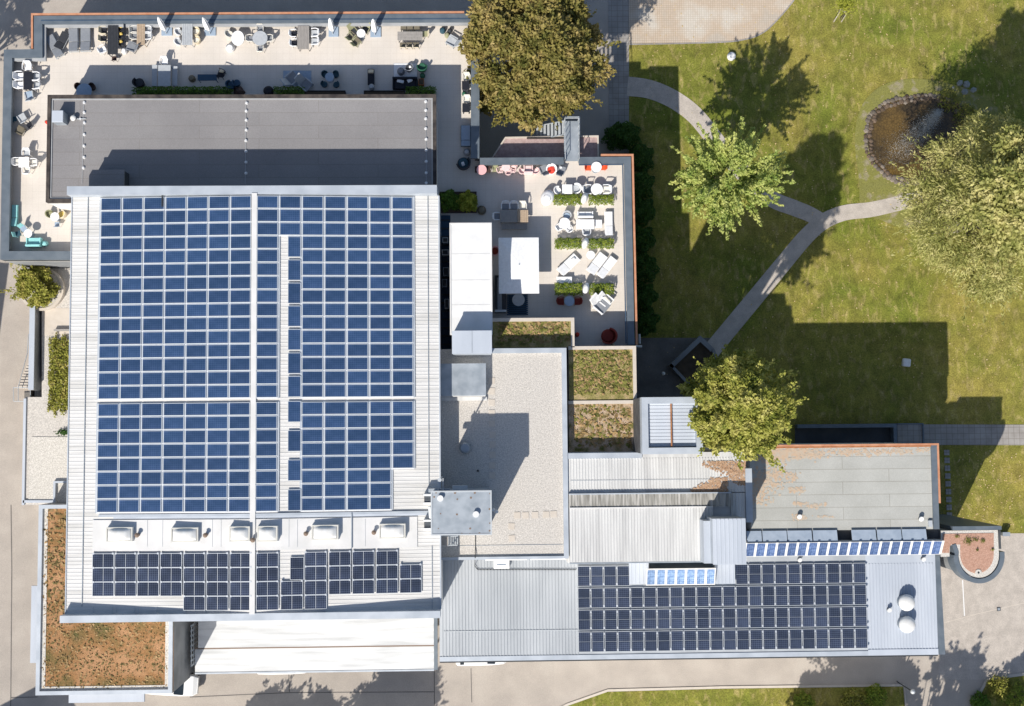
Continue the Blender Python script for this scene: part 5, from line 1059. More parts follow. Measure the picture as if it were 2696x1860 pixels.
pouf(1165, 79, 8, 'f_teal', 'dark teal round stool left of the tree edge'); pouf(1177, 91, 7, 'f_olive', 'olive green pouf under the edge of the brown-green tree'); chair(1190, 108, 60, 'f_lightgrey', 'grey lounge chair half under the brown-green tree', None, 'f_lightgrey', style='lounge', s=1.1); pouf(1184, 80, 6, 'f_dark', 'small black stool touching the tree edge', name='stool', cat='stool')
# --- west side
rect_table(62.5, 188, 86.5, 237, 'f_black', 'black table with white chairs on the left side of the terrace')
for i, y in enumerate((201, 224)):
    chair(51, y, -90, 'f_white', '%s white armchair left of the black table' % ('upper' if i == 0 else 'lower'), 'white chairs at the black table', style='arm', s=1.15); chair(95, y + 1, 90, 'f_white', '%s white armchair right of the black table' % ('upper' if i == 0 else 'lower'), 'white chairs at the black table', 'f_lightgrey', style='arm', s=1.1)
chair(73, 176, 180, 'f_white', 'white armchair above the black table', 'white chairs at the black table', style='arm', s=1.15); chair(74, 250, 10, 'f_lightgrey', 'pale translucent chair below the black table', 'white chairs at the black table', 'f_blue', style='lounge', s=.9)
round_table(221, 240, 20.5, 'f_blue', 'round blue-grey table beside the bitumen roof edge with two dark chairs'); chair(204, 227, -140, 'f_brown', 'dark brown chair upper left of the blue-grey table', 'brown chairs', style='tub', s=.75); chair(239, 227, 140, 'f_brown', 'dark brown chair upper right of the blue-grey table', 'brown chairs', style='tub', s=.75)
for i, (x, y, r, m_) in enumerate(((34, 312, -80, 'f_teal'), (55, 309, 30, 'f_lightgrey'), (74, 328, 130, 'f_black'), (50, 342, 60, 'f_wicker'))): chair(x, y, r, m_, ['thin teal framed chair against the left parapet', 'grey slatted folding chair left of the bitumen roof', 'black seated folding chair on the left terrace', 'open wicker lounge chair with long legs on the left terrace'][i], None, m_, style='lounge' if i in (1, 3) else 'plain', s=.85)
pouf(122, 321, 5, 'f_red', 'tiny red pot leaning on the left edge of the bitumen roof', name='flower_pot', cat='pot')
rect_table(49, 414, 76, 441, 'f_white', 'square white table with four white chairs on the left terrace')
for i, (x, y, r) in enumerate(((69, 402, 180), (42, 426, -90), (88, 428, 90), (69, 448, 0))): chair(x, y, r, 'f_white', 'white chair %s the square white table' % ['above', 'left of', 'right of', 'below'][i], 'chairs at the square white table', 'f_offwhite' if i else 'f_lightgrey', style='arm')
lounger(38, 568, 0, 58, 17, 'f_turq', 'long turquoise lounger against the left parapet', frame='f_turq'); sofa(88, 638, 0, 38, 24, 'f_turq', 'turquoise sofa in the bottom left corner of the terrace'); pouf(116, 641, 8, 'f_turq', 'turquoise square pouf right of the turquoise sofa', sy=.9)
round_table(73.5, 615, 11, 'f_white', 'small round white table between the turquoise seats'); chair(59, 601, -140, 'f_turq', 'turquoise chair upper left of the small white table', 'turquoise chairs', 'f_blue', s=.95); chair(45, 615, -70, 'f_turq', 'dark seated turquoise chair left of the small white table', 'turquoise chairs', 'f_teal', s=.95)
round_table(144, 571, 11.5, 'f_white', 'round white table with pale chairs left of the solar hall corner'); chair(160, 564, 70, 'f_cream', 'cream armchair right of the round white table by the hall corner', None, 'f_yellow', style='tub', s=.9); chair(129, 563, -110, 'f_olive', 'pale olive chair left of the round white table by the hall corner', style='tub', s=.8); chair(147, 590, 0, 'f_blue', 'pale blue chair below the round white table by the hall corner', s=.8)
# bitumen roof objects
a, b, c, d = rect(136, 291, 166, 322, DZ + 1.0); t = thing('ventilation_unit', 'pale blue ventilation box at the left end of the bitumen roof', 'ventilation unit', ((a + b) / 2, (c + d) / 2, DZ)); MB().box(a + .03, b - .03, c + .03, d - .03, DZ + .003, DZ + .9).build('casing', 'metal_grey', t); MB().box(a, b, c, d, DZ + .901, DZ + 1.0).build('lid', 'bluish_sheet', t, bevel=.03)
p = W(192, 311, DZ + .35); t = thing('vent_bowl', 'round pale vent dish joined by a pipe to the roof cable', 'vent', (p.x, p.y, DZ)); MB().lathe((0, 0), [(.12, .003), (.14, .2), (.22, .3), (.2, .36), (.05, .38)], 20).build('cap', 'dome', t, smooth=True, local=True); MB().tube((.2, 0, .08), (.85, .02, .08), .03).build('pipe', 'metal_light', t, local=True); MB().cyl((.45, 0), .003, .12, .08, 10).build('foot', 'clamp', t, local=True)
# --- middle row below the shade line
chair(365, 217, -30, 'f_black', 'black shell chair left of the pale bench table set', None, 'f_dark', style='tub', s=1.15)
rect_table(416, 171, 449, 228, 'f_lightgrey', 'long pale table between two benches, half in shade'); bench(400, 170, 414, 228, 'f_lightgrey', 'pale bench left of the long pale table'); bench(453, 174, 467, 227, 'f_lightgrey', 'pale bench right of the long pale table'); chair(432, 161, 180, 'f_white', 'white chair at the top end of the long pale table', style='arm')
HG = 'long hedges in troughs along the bitumen roof'
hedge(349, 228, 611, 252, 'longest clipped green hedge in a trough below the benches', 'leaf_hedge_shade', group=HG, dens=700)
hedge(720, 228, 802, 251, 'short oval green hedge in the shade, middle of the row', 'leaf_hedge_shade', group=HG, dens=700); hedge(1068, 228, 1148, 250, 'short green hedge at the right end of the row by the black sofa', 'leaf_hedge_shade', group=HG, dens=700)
pouf(504, 206, 9, 'f_wicker', 'brown wicker stool left of the navy table', name='stool', cat='stool'); rect_table(520, 196, 571, 213, 'f_navy', 'narrow navy blue table in the shade'); chair(581, 194, 70, 'f_black', 'black armchair with pale cushion at the right end of the navy table', None, 'f_black', style='arm', s=1.1); cushion(583, 188, 12, 7, -10, 'f_cream', 'cream cushion on the black armchair by the navy table', TZ + .5)
chair(606, 222, -60, 'f_navy', 'dark navy shell chair, left of the heart-shaped pair', 'navy shell chairs', style='tub', s=.95); chair(621, 216, -20, 'f_navy', 'dark navy shell chair, right of the heart-shaped pair', 'navy shell chairs', style='tub', s=.85)
t = thing('beanbag', 'dark pyramid shaped beanbag at the right end of the longest hedge', 'beanbag', loc_at(628, 241, .3)); MB().lathe((0, 0), [(.5, 0), (.48, .18), (.32, .4), (.12, .62), (.03, .66)], 5).build('cover', 'f_brown', t, local=True, bevel=.04); MB().cyl((0, 0), .66, .72, .05, 8).build('handle', 'f_dark', t, local=True)
pouf(706, 239, 13.5, 'f_black', 'large round black pouf left of the short oval hedge')
def trough(x0, y0, x1, y1, label, group):
    a, b, c, d = rect(x0, y0, x1, y1, TZ + .5); t = thing('planter_trough', label, 'planter', ((a + b) / 2, (c + d) / 2, TZ), 0, group); MB().box(a, b, c, d, TZ + .004, TZ + .42).build('box', 'f_black', t); k = MB(); ring(k, a - .01, b + .01, c - .01, d + .01, .05, TZ + .421, TZ + .5); k.build('rim', 'f_black', t); MB().box(a + .05, b - .05, c + .05, d - .05, TZ + .421, TZ + .45).build('soil', 'soil', t)
trough(802, 239, 909, 250, 'long empty black trough right of the short oval hedge', 'empty black troughs'); trough(958, 239, 1066, 250, 'long empty black trough below the black sofa', 'empty black troughs')
rug(746, 187, 819, 227, 'f_blue', 'pale blue rug in the shade with two grey lounge chairs')
chair(768, 207, -50, 'f_lightgrey', 'grey lounge chair on the upper left of the pale blue rug', 'grey lounge chairs on the blue rug', 'f_grey', style='lounge', s=1.25); chair(804, 222, -130, 'f_lightgrey', 'grey lounge chair on the lower right corner of the pale blue rug', 'grey lounge chairs on the blue rug', 'f_grey', style='lounge', s=1.2)
round_table(867.5, 203, 12, 'f_blue', 'small round pale table with four teal chairs in the shade')
for i, (dx, dy, r) in enumerate(((-13, -9, -125), (15, -9, 125), (-15, 16, -50), (16, 17, 50))): chair(867.5 + dx, 203 + dy, r, 'f_teal', 'teal chair %s the small round pale table' % ['upper left of', 'upper right of', 'lower left of', 'lower right of'][i], 'teal chairs round the pale table', style='tub', s=.72)
lounger(976.5, 203, 180, 42, 18, 'f_black', 'black sun lounger with a cream head pad in the shade', frame='f_dark', back=.3); cushion(976.5, 188, 15, 10, 0, 'f_cream', 'cream head pad on the black sun lounger', TZ + .45); pouf(978, 228, 8, 'f_lightgrey', 'pale grey stool at the foot of the black lounger', name='stool', cat='stool')
rug(1037, 168, 1098, 204, 'f_white', 'white rug with two dark poufs beside the black sofa'); pouf(1055, 187, 10, 'f_grey', 'dark grey heart-shaped pouf on the white rug, the left one'); chair(1076, 177, 40, 'f_grey', 'grey armchair with a white cushion on the white rug', None, 'f_dark', style='tub', s=.95); cushion(1080, 176, 7, 7, 0, 'f_white', 'small white cushion on the grey armchair on the rug', TZ + .5)
sofa(1066, 219, 180, 66, 30, 'f_black', 'black two-seat sofa with two white cushions'); cushion(1054, 214, 19, 9, -12, 'f_white', 'left white cushion lying on the black sofa', TZ + .44); cushion(1079, 212, 14, 10, 25, 'f_white', 'right white cushion lying on the black sofa', TZ + .44)
chair(1111, 176, 0, 'f_green', 'green wing armchair right of the white rug', None, 'f_green', style='tub', s=1.1); pouf(1112, 198, 7, 'f_green', 'dark green footstool below the green armchair', name='stool', cat='stool')
t = thing('terracotta_pot', 'square orange terracotta pot between the black sofa and the last hedge', 'pot', loc_at(1109, 216, .45)); MB().obox((0, 0), .40, .48, 0, .45, 0, 1.1).build('pot', 'f_terra', t, local=True); MB().obox((0, 0), .36, .44, .451, .47).build('soil', 'soil', t, local=True)
# --- right edge by the tree
for i, (x, y) in enumerate(((1226, 225), (1227, 284))):
    rect_table(x - 10, y - 12, x + 10, y + 12, 'f_black', '%s square black table against the parapet beside the brown-green tree' % ('upper' if i == 0 else 'lower'), 'black tables by the tree'); chair(x + 12, y + 2, 90, 'f_offwhite', 'pale chair right of the %s square black table' % ('upper' if i == 0 else 'lower'), 'pale chairs by the tree'); chair(x + 2, y - 22, 180, 'f_offwhite', 'pale chair above the %s square black table' % ('upper' if i == 0 else 'lower'), 'pale chairs by the tree', style='arm')
pouf(1222, 246, 6, 'f_green', 'small green stool between the two black tables', name='stool', cat='stool'); pouf(1232, 262, 7, 'f_lightgrey', 'grey stool between the two black tables', name='stool', cat='stool')
lounger(1226.5, 358, 0, 58, 27, 'f_blue', 'blue-grey padded lounge bed by the inner parapet, half in shade', frame='f_teal', back=.3); pouf(1229, 400, 9, 'f_lightgrey', 'small grey cube stool below the blue-grey lounge bed', name='stool', cat='stool', sy=.9)
chair(1220.5, 431, 30, 'f_dark', 'dark octagonal lounge chair with a pale cushion in the shade', None, 'f_teal', style='tub', s=1.5); cushion(1219, 432, 9, 12, 20, 'f_white', 'pale crumpled cushion on the dark octagonal chair', TZ + .62)
# --- pink row
round_table(1268, 447.5, 13.5, 'f_pink', 'pink round table at the left end of the pink row'); bench(1250, 438, 1292, 455, 'f_brown', 'dark low bench behind the pink round table')
round_table(1332, 441, 11.5, 'f_palepink', 'pale pink round table among pink chairs', h=.7)
for i, (x, y, r) in enumerate(((1317, 447, -80), (1350, 446, 80), (1305, 445, 180), (1338, 452, 0), (1353, 438, 150))): chair(x, y, r, 'f_palepink' if i != 2 else 'f_olive', ['pale pink chair left of the pale pink table', 'pale pink chair right of the pale pink table', 'beige chair between the two pink tables', 'pale pink chair below the pale pink table', 'pale pink chair upper right of the pale pink table'][i], 'pink chairs', style='arm', s=.8)
sofa(1391, 447, 0, 25, 23, 'f_palepink', 'pale pink square armchair in the middle of the pink row'); chair(1374, 449, -60, 'f_palepink', 'small pale pink chair left of the pink square armchair', 'pink chairs', style='tub', s=.7); chair(1411, 449, 60, 'f_palepink', 'small pale pink chair right of the pink square armchair', 'pink chairs', style='tub', s=.75)
chair(1432, 445, 20, 'f_grey', 'dark grey pointed chair left of the red and white seat', style='lounge', s=.9); chair(1452, 447, 170, 'f_white', 'white shell seat with a red cushion', None, 'f_red', style='tub', s=1.1); cushion(1455, 447, 10, 16, 10, 'f_red', 'red cushion in the white shell seat', TZ + .5); chair(1477, 447, -20, 'f_grey', 'dark grey chair with a small white cushion right of the red and white seat', style='lounge', s=.9); cushion(1477, 441, 7, 6, 0, 'f_white', 'small white cushion on the dark grey chair', TZ + .5)
round_table(1570.5, 440, 14, 'f_white', 'round white table between two orange chairs', h=1.0); chair(1549, 441, -90, 'f_orange', 'orange chair left of the round white table', 'orange chairs', s=.95); chair(1588, 440, 90, 'f_orange', 'orange chair right of the round white table', 'orange chairs', s=.95)
# --- sun terrace
t = thing('egg_seat', 'big white egg-shaped cushion seat left of the upper hedge', 'seat', loc_at(1442, 520, .6), RAD(-28)); MB().lathe((0, 0), [(.35, 0), (.50, .12), (.53, .45), (.45, .75), (.25, .92), (.03, .97)], 24, sy=1.25).build('shell', 'f_white', t, smooth=True, local=True); MB().lathe((0, -.1), [(.3, .9), (.22, .97), (.02, 1.0)], 20).build('top_seam', 'f_white', t, smooth=True, local=True)
rect_table(1480, 486, 1507, 511, 'f_white', 'square white table above the upper left hedge'); chair(1469, 501, -90, 'f_white', 'white chair left of the square white table above the hedge', None, style='tub', s=.9); chair(1517, 497, 90, 'f_white', 'white shell armchair right of the square white table above the hedge', None, 'f_lightgrey', style='tub', s=1.1)
round_table(1571.5, 499, 16, 'f_white', 'large round white table above the upper right hedge'); chair(1547, 500, -90, 'f_white', 'white chair with grey seat left of the large round white table', 'chairs at the large white table', 'f_grey', style='arm', s=1.2); chair(1596, 500, 90, 'f_white', 'white chair with pale seat right of the large round white table', 'chairs at the large white table', 'f_offwhite', style='arm', s=1.2)
rows3 = ((1457, 512, 1533, 540, 1550, 1617, 'top'), (1461, 627, 1532, 656, 1546, 1617, 'middle'), (1461, 745, 1533, 777, 1551, 1617, 'bottom'))
for x0, y0, x1, y1, x2, x3, nm in rows3:
    hedge(x0, y0, x1, y1, 'sunny clipped hedge, left one of the %s pair on the white terrace' % nm, dens=900, group='clipped hedges of the sun terrace', box='f_white', h=.95)
    hedge(x2, y0 + 1, x3, y1 - 1, 'sunny clipped hedge, right one of the %s pair on the white terrace' % nm, dens=900, group='clipped hedges of the sun terrace', box='f_white', h=.95)
for i, (x, y, r) in enumerate(((1539, 522, -22), (1541, 640, -20), (1543, 759, -14))):
    t = thing('leaf_sculpture', 'white leaf-shaped ornament standing between the %s pair of hedges' % ('top', 'middle', 'bottom')[i], 'ornament', loc_at(x, y, .9), RAD(r), 'white leaf ornaments')
    MB().lathe((0, 0), [(.06, .1), (.20, .4), (.26, .8), (.22, 1.15), (.10, 1.4), (.02, 1.5)], 16, sy=1.75).build('body', 'f_white', t, smooth=True, local=True); MB().cyl((0, 0), 0, .099, .2, 16).build('foot', 'f_white', t, local=True)
# picnic table
rect_table(1317, 553, 1362, 586, 'wood_grey', 'left part of the wooden table, shade put into its grey', slats=6); rect_table(1363, 553, 1391, 586, 'wood', 'right part of the wooden table in its sunlit wood colour', slats=6); bench(1321, 588, 1388, 604, 'wood_grey', 'grey wooden bench below the wooden tables')  # one tabletop in two colours: shade in the left grey, sun in the right
for i, x in enumerate((1331, 1353, 1375)): chair(x, 543, 180, ['f_white', 'f_white', 'f_offwhite'][i], ['grey armchair above the wooden tables, leftmost', 'grey armchair above the wooden tables, middle', 'cream armchair above the wooden tables, rightmost'][i], 'armchairs at the wooden tables', ['f_grey', 'f_grey', 'f_offwhite'][i], style='arm', s=1.1)
chair(1308, 570, -90, 'f_white', 'grey armchair at the left end of the wooden table', 'armchairs at the wooden tables', 'f_grey', style='arm', s=1.0)
# second row
round_table(1487, 588, 14.5, 'f_white', 'round white table left of the white sofa group'); chair(1493, 567, 170, 'f_lightgrey', 'pale grey chair above the round white table by the sofa group', None, 'f_blue', style='tub', s=.9); chair(1473, 598, -60, 'f_white', 'white chair lower left of the round white table by the sofa group', style='arm', s=.9); chair(1498, 602, 30, 'f_white', 'white chair lower right of the round white table by the sofa group', style='arm', s=.9)
sofa(1541, 566, 0, 42, 18, 'f_white', 'white sofa above the white trapezoid table'); rect_table(1517, 578, 1565, 604, 'f_white', 'wide white table below the white sofa'); bench(1567, 579, 1585, 600, 'f_white', 'white bench right of the wide white table'); chair(1544, 609, 0, 'f_white', 'white armchair below the wide white table', None, 'f_lightgrey', style='arm', s=1.1)
lounger(1603, 589, 0, 66, 22, 'f_white', 'long straight white lounger at the right of the sofa group', frame='f_white')
LG = 'slanted white loungers'
lounger(1497, 697, -47, 64, 27, 'f_white', 'slanted white lounger with a crumpled towel, left of the row', LG, frame='f_white'); lounger(1572, 694, -38, 62, 27, 'f_white', 'slanted white lounger with a shadow across it, next to the small table', LG, frame='f_white'); lounger(1598, 704, -38, 64, 23, 'f_white', 'slanted white lounger, rightmost of the row', LG, frame='f_white')
round_table(1555.5, 672, 11.5, 'f_white', 'small round white table above the slanted loungers', h=.5); cushion(1509, 684, 15, 10, 40, 'f_white', 'crumpled white towel on the left slanted lounger', TZ + .37, cat='towel', name='towel')
bench(1465, 729, 1506, 746, 'f_white', 'white slatted bench above the bottom left hedge'); chair(1480, 738, 0, 'f_white', 'white chair standing in front of the white slatted bench', s=.7)
round_table(1499, 793, 13.5, 'f_blue', 'pale blue round table between two dark red chairs'); chair(1477, 793, -90, 'f_brownred', 'dark red chair left of the pale blue round table', 'dark red chairs', style='arm', s=1.0); chair(1521, 793, 90, 'f_brownred', 'dark red chair right of the pale blue round table', 'dark red chairs', style='arm', s=1.0)
chair(1583, 805, -130, 'f_white', 'large white lounge chair with grey seat in the lit square', None, 'f_grey', style='lounge', s=1.5); chair(1597, 793, -130, 'f_white', 'white lounge chair with pointed back at the right of the lit square', None, 'f_offwhite', style='lounge', s=1.2); round_table(1568, 787, 9.5, 'f_white', 'small round white table at the upper left of the lit square')
pouf(1520, 881, 6, 'f_red', 'small bright red stool in the shade by the planted roof', name='stool', cat='stool'); chair(1601, 886, 60, 'f_brownred', 'big rusty red tub armchair in the shaded corner', None, 'f_brownred', style='tub', s=1.7); pouf(1615, 908, 4.5, 'f_cream', 'tiny beige stool in the shaded bottom corner', name='stool', cat='stool')
chair(1303, 661, 90, 'f_pink', 'dark pink chair in the slot between white block and parasol', None, 'f_brownred', style='tub', s=1.0)
# deck with round table
t = thing('timber_deck', 'slatted dark teal deck below the big white parasol', 'deck', (*W(1361, 802, TZ).xy, TZ)); a, b, c, d = rect(1335, 774, 1390, 830, TZ + .08); k = MB()
for i in range(11): y = c + (d - c) * i / 11; k.box(a, b, y, y + (d - c) / 11 - .05, TZ + .03, TZ + .08)
k.build('board', 'f_navy', t); k = MB(); k.box(a + .1, b - .1, c + .1, d - .1, TZ + .004, TZ + .029); k.build('joist', 'f_black', t)
round_table(1365, 790, 16.5, 'f_lightgrey', 'round pale grey table on the dark slatted deck'); 
t = thing('grill_cabinet', 'narrow grey kitchen counter between the white block and the parasol', 'counter', (*W(1320, 780, TZ).xy, TZ)); a, b, c, d = rect(1303, 725, 1333, 822, TZ + .9); MB().box(a, b, c, d, TZ + .004, TZ + .85).build('cabinet', 'f_dark', t); MB().box(a + .2, b - .35, c + .2, d - .2, TZ + .851, TZ + .9).build('worktop', 'f_grey', t); MB().box(a, b, c, c + .18, TZ + .852, TZ + .92).build('end_panel', 'metal_light', t)
# open parasol
t = thing('open_parasol', 'large square white open parasol on the terrace', 'parasol', (*W(1366, 705, TZ).xy, TZ)); a, b, c, d = rect(1313, 626, 1419, 773, TZ + 2.15); cx, cy = (a + b) / 2, (c + d) / 2; zt, ze = TZ + 2.45, TZ + 2.12
MB().add([(a, c, ze), (b, c, ze), (b, d, ze), (a, d, ze), (cx, cy, zt), (a, c, ze - .12), (b, c, ze - .12), (b, d, ze - .12), (a, d, ze - .12)], [(0, 1, 4), (1, 2, 4), (2, 3, 4), (3, 0, 4), (0, 5, 6, 1), (1, 6, 7, 2), (2, 7, 8, 3), (3, 8, 5, 0)]).build('canopy', 'f_white', t)
MB().cyl((cx, cy), TZ + .1, zt + .08, .045, 10).build('pole', 'metal_light', t); MB().obox((cx, cy), .9, .9, TZ + .004, TZ + .1).build('base', 'f_dark', t)
for q in ((a, c), (b, c), (b, d), (a, d), (a, cy), (b, cy), (cx, c), (cx, d)): MB().tube((*q, ze - .03), (cx, cy, zt - .06 if q[0] != cx and q[1] != cy else zt - .05), .014, 5).build('rib', 'metal_grey', t)
MB().box(a, b, cy - .015, cy + .015, ze + .0, ze + .004).build('seam', 'f_lightgrey', t) if False else None
# basket and lower plants between hall and terrace
pouf(1268, 553, 12, 'f_wicker', 'round woven basket in the shade right of the lime green bush', name='basket', cat='basket')
# climbing support at terrace corner
p = W(1684, 912, 8); t = thing('wall_lamp', 'white wall lamp bracket at the corner of the terrace building', 'lamp', (p.x, p.y, 0)); MB().cyl((p.x, p.y), 0, 7.9, .05, 8).build('post', 'metal_light', t); a = W(1674, 912, 8); b = W(1690, 913, 8); MB().tube(a, b, .1, 10).build('arm', 'white_paint', t); MB().tube(W(1683, 880, 8), W(1684, 905, 8), .1, 8).build('head', 'metal_light', t)
p = W(1746, 984, .9); t = thing('spherical_lamp', 'small garden lamp standing by the diamond-set planter', 'lamp', (p.x, p.y, .03)); MB().cyl((0, 0), 0, .8, .04, 8).build('post', 'metal_dark', t, local=True); MB().lathe((0, 0), [(.05, .8), (.16, .9), (.16, 1.0), (.05, 1.1)], 12).build('globe', 'dome', t, smooth=True, local=True)
# park items
p = W(1927, 147, .4); t = thing('round_stone', 'white round stone disc lying in the sunny lawn', 'stone', (p.x, p.y, 0)); MB().lathe((0, 0), [(.36, 0), (.39, .15), (.36, .35), (.2, .42), (.02, .43)], 24).build('disc', 'white_paint', t, smooth=True, local=True)
p = W(2388, 955, .4); t = thing('stone_cube', 'rounded white stone cube seat in the shaded lawn', 'seat', (p.x, p.y, 0), RAD(-8)); MB().obox((0, 0), .72, .72, 0, .45).build('cube', 'dome', t, bevel=.12, local=True)
p = W(2385, 1810, 2); t = thing('street_lamp', 'slim lamp post at the end of the bottom grass verge', 'street lamp', (p.x, p.y, 0)); MB().cyl((0, 0), 0, 3.4, .05, 10).build('post', 'metal_dark', t, local=True); MB().lathe((0, 0), [(.08, 3.4), (.22, 3.5), (.18, 3.62), (.04, 3.7)], 16).build('lamp_head', 'metal_light', t, smooth=True, local=True)
# boulders and pond rim stones
def rock(px, py, r, m, label, z=.03, group=None, flat=.6):
    key = ('rock', m)
    def fn():
        t = thing('boulder', '', 'stone'); n = 12; k = MB(); pr = [(.7, 0), (1, .25), (.95, .5), (.7, .8), (.3, .97), (.03, 1)]
        vs = [(q * math.cos(2 * math.pi * i / n) * (1 + .12 * math.sin(3.1 * i + j)), q * math.sin(2 * math.pi * i / n) * (1 + .12 * math.cos(2.3 * i + j)), z_ ) for j, (q, z_) in enumerate(pr) for i in range(n)]
        k.add(vs, [(j * n + i, j * n + (i + 1) % n, (j + 1) * n + (i + 1) % n, (j + 1) * n + i) for j in range(5) for i in range(n)] + [tuple(range(5 * n, 6 * n))]).build('rock', m, t, local=True); return t
    p = W(px, py, z + .2); t = tmpl(key, fn, (p.x, p.y, z - .05), random.uniform(0, 360), label, group); R_ = r / 30.1; t.scale = (R_, R_ * random.uniform(.75, 1.1), R_ * flat); return t
for i, (x, y, r, nm) in enumerate(((2529, 218, 9.5, 'palest round boulder, upper left of the cluster beyond the pond'), (2547, 221, 9.5, 'brownish boulder in the middle of the cluster beyond the pond'), (2542, 241, 9, 'grey boulder at the bottom of the cluster beyond the pond'), (2565, 236, 9, 'pale boulder at the right of the cluster beyond the pond'), (2512, 229, 4, 'small stone left of the boulder cluster'), (2558, 276, 5, 'small pale stone below the boulder cluster'))): rock(x, y, r, 'boulder', nm, flat=.9)
pts = [W(a, b, .05).xy for a, b in pond]; tot = 0; L_ = []
for i in range(len(pts)): L_.append((pts[i] - pts[i - 1]).length)
per = sum(L_); step = .335; s_ = 0; cnt = 0; i = 0; acc = 0
side = lambda px, py: ('upper' if py < 330 else 'lower' if py > 420 else 'left') 
while s_ < per and cnt < 290:
    a = 0; j = 0; q = s_
    while q > L_[j]: q -= L_[j]; j += 1
    P0 = pts[j - 1].lerp(pts[j], q / L_[j]); s_ += step * random.uniform(.8, 1.2)
    if P0.x > W(2535, 300, 0).x or (P0.x > W(2440, 400, 0).x and P0.y < W(2400, 400, 0).y): continue
    for rr in range(2):
        inw = (Vector(W(*PONDC, 0).xy) - P0).normalized(); p = P0 + inw * (rr * .36 + random.uniform(-.1, .1) - .12)
        t = rock(0, 0, random.uniform(4.6, 8.0), 'stone' if (rr == 0) != (random.random() < .3) else 'stone_dark', 'brown-grey rim stone at the waterline of the pond', group='rim stones edging the pond', flat=.75); t.location = (p.x, p.y, .0); cnt += 1
        t['category'] = 'rim stone'
# supported sapling
t = thing('sapling', 'young light green tree tied to a leaning timber tripod in the lawn', 'tree', (*W(2212, 50, 0).xy, 0)); bx_, by_ = W(2212, 50, 0).xy
MB().tube((bx_, by_, 0), (bx_ + .1, by_ + .1, 2.6), .05, 8, .02).build('trunk', 'bark', t)
n = 900; tp = W(2228, 10, 2.6); c = RNG.normal(size=(n, 3)) * np.array([.42, .38, .5]) + np.array([tp.x, tp.y, 2.6]); MB().arr(leafquads(c, RNG.uniform(.05, .11, n), np.full(n, .045))).build('crown', 'leaf_bush', t)
t2 = thing('timber_tripod', 'pale timber tripod propping the young lawn tree', 'tree stake', (bx_, by_, 0)); k = MB(); 
ft = [W(2195, 58, 0), W(2215, 58, 0), W(2205, 36, 0)]; tops = [W(2217, 22, 1.7), W(2229, 36, 1.7), W(2213, 26, 1.7)]
for a, b in zip(ft, tops): MB().tube(a, b, .055, 8).build('post', 'bark_pale', t2)
k.tube(tops[0], tops[1], .04); k.tube(tops[1], tops[2], .04); k.tube(tops[2], tops[0], .04); k.build('crossbar', 'bark_pale', t2)
# planted bed with small tree, bottom of terrace west
# ================================================================== CARS
def car(px, py, rot, paint, label, z, ln=4.4, wd=1.8, group=None):
    p = W(px, py, z + 1); t = thing('parked_car', label, 'car', (p.x, p.y, gz(p.x) + .02), RAD(rot), group); h = wd / 2
    sec = [(-ln / 2, .35, .8, .80), (-ln / 2 + .15, .3, .95, .97), (-ln * .22, .3, 1.0, 1.0), (ln * .18, .3, .98, 1.0), (ln / 2 - .35, .3, .85, .96), (ln / 2, .35, .62, .74)]
    vs = []
    for x, zl, zh, k in sec: vs += [(x, -h * k, zl), (x, -h * k, zh * .85), (x, -h * k * .9, zh), (x, h * k * .9, zh), (x, h * k, zh * .85), (x, h * k, zl)]
    fs = [(j * 6 + i, j * 6 + (i + 1) % 6, (j + 1) * 6 + (i + 1) % 6, (j + 1) * 6 + i) for j in range(5) for i in range(6)] + [tuple(range(6)), tuple(range(30, 36))[::-1]]
    MB().add(vs, [f[::-1] for f in fs]).build('body', paint, t, bevel=.05, local=True)
    def cab(x0, x1, x2, x3, z0, z1, k0, k1): return MB().add([(x0, -h * k0, z0), (x3, -h * k0, z0), (x3, h * k0, z0), (x0, h * k0, z0), (x1, -h * k1, z1), (x2, -h * k1, z1), (x2, h * k1, z1), (x1, h * k1, z1)], [(0, 3, 2, 1), (4, 5, 6, 7), (0, 1, 5, 4), (1, 2, 6, 5), (2, 3, 7, 6), (3, 0, 4, 7)])
    cab(-ln * .42, -ln * .33, ln * .10, ln * .26, .96, 1.40, .86, .70).build('window', 'glass_dark', t, bevel=.03, local=True); cab(-ln * .34, -ln * .32, ln * .09, ln * .11, 1.401, 1.44, .72, .68).build('roof', paint, t, bevel=.02, local=True)
    for sx in (-.31, .31):
        for sy in (-1, 1): w_ = MB().tube((sx * ln, sy * h * .80, .32), (sx * ln, sy * h * 1.0, .32), .32, 18).build('wheel', 'black_paint', t, local=True); MB().tube((sx * ln, sy * h * 1.001, .32), (sx * ln, sy * h * 1.01, .32), .2, 12).build('rim', 'metal_light', w_, local=True)
    for sy in (-1, 1): MB().box(ln / 2 - .06, ln / 2 + .01, sy * h * .55 - .14, sy * h * .55 + .14, .5, .64).build('headlight', 'dome', t, local=True)
    return t
car(445, 1806, -4, 'white_paint', 'white car half hidden under the planted corner roof, rounded bonnet showing', 3)
car(742, 1750, 0, 'white_paint', 'white car under the canopy edge, only its side showing', 2.2)
car(1268, 1726, 1, 'white_paint', 'white car under the eaves of the grey ribbed wing', .6)
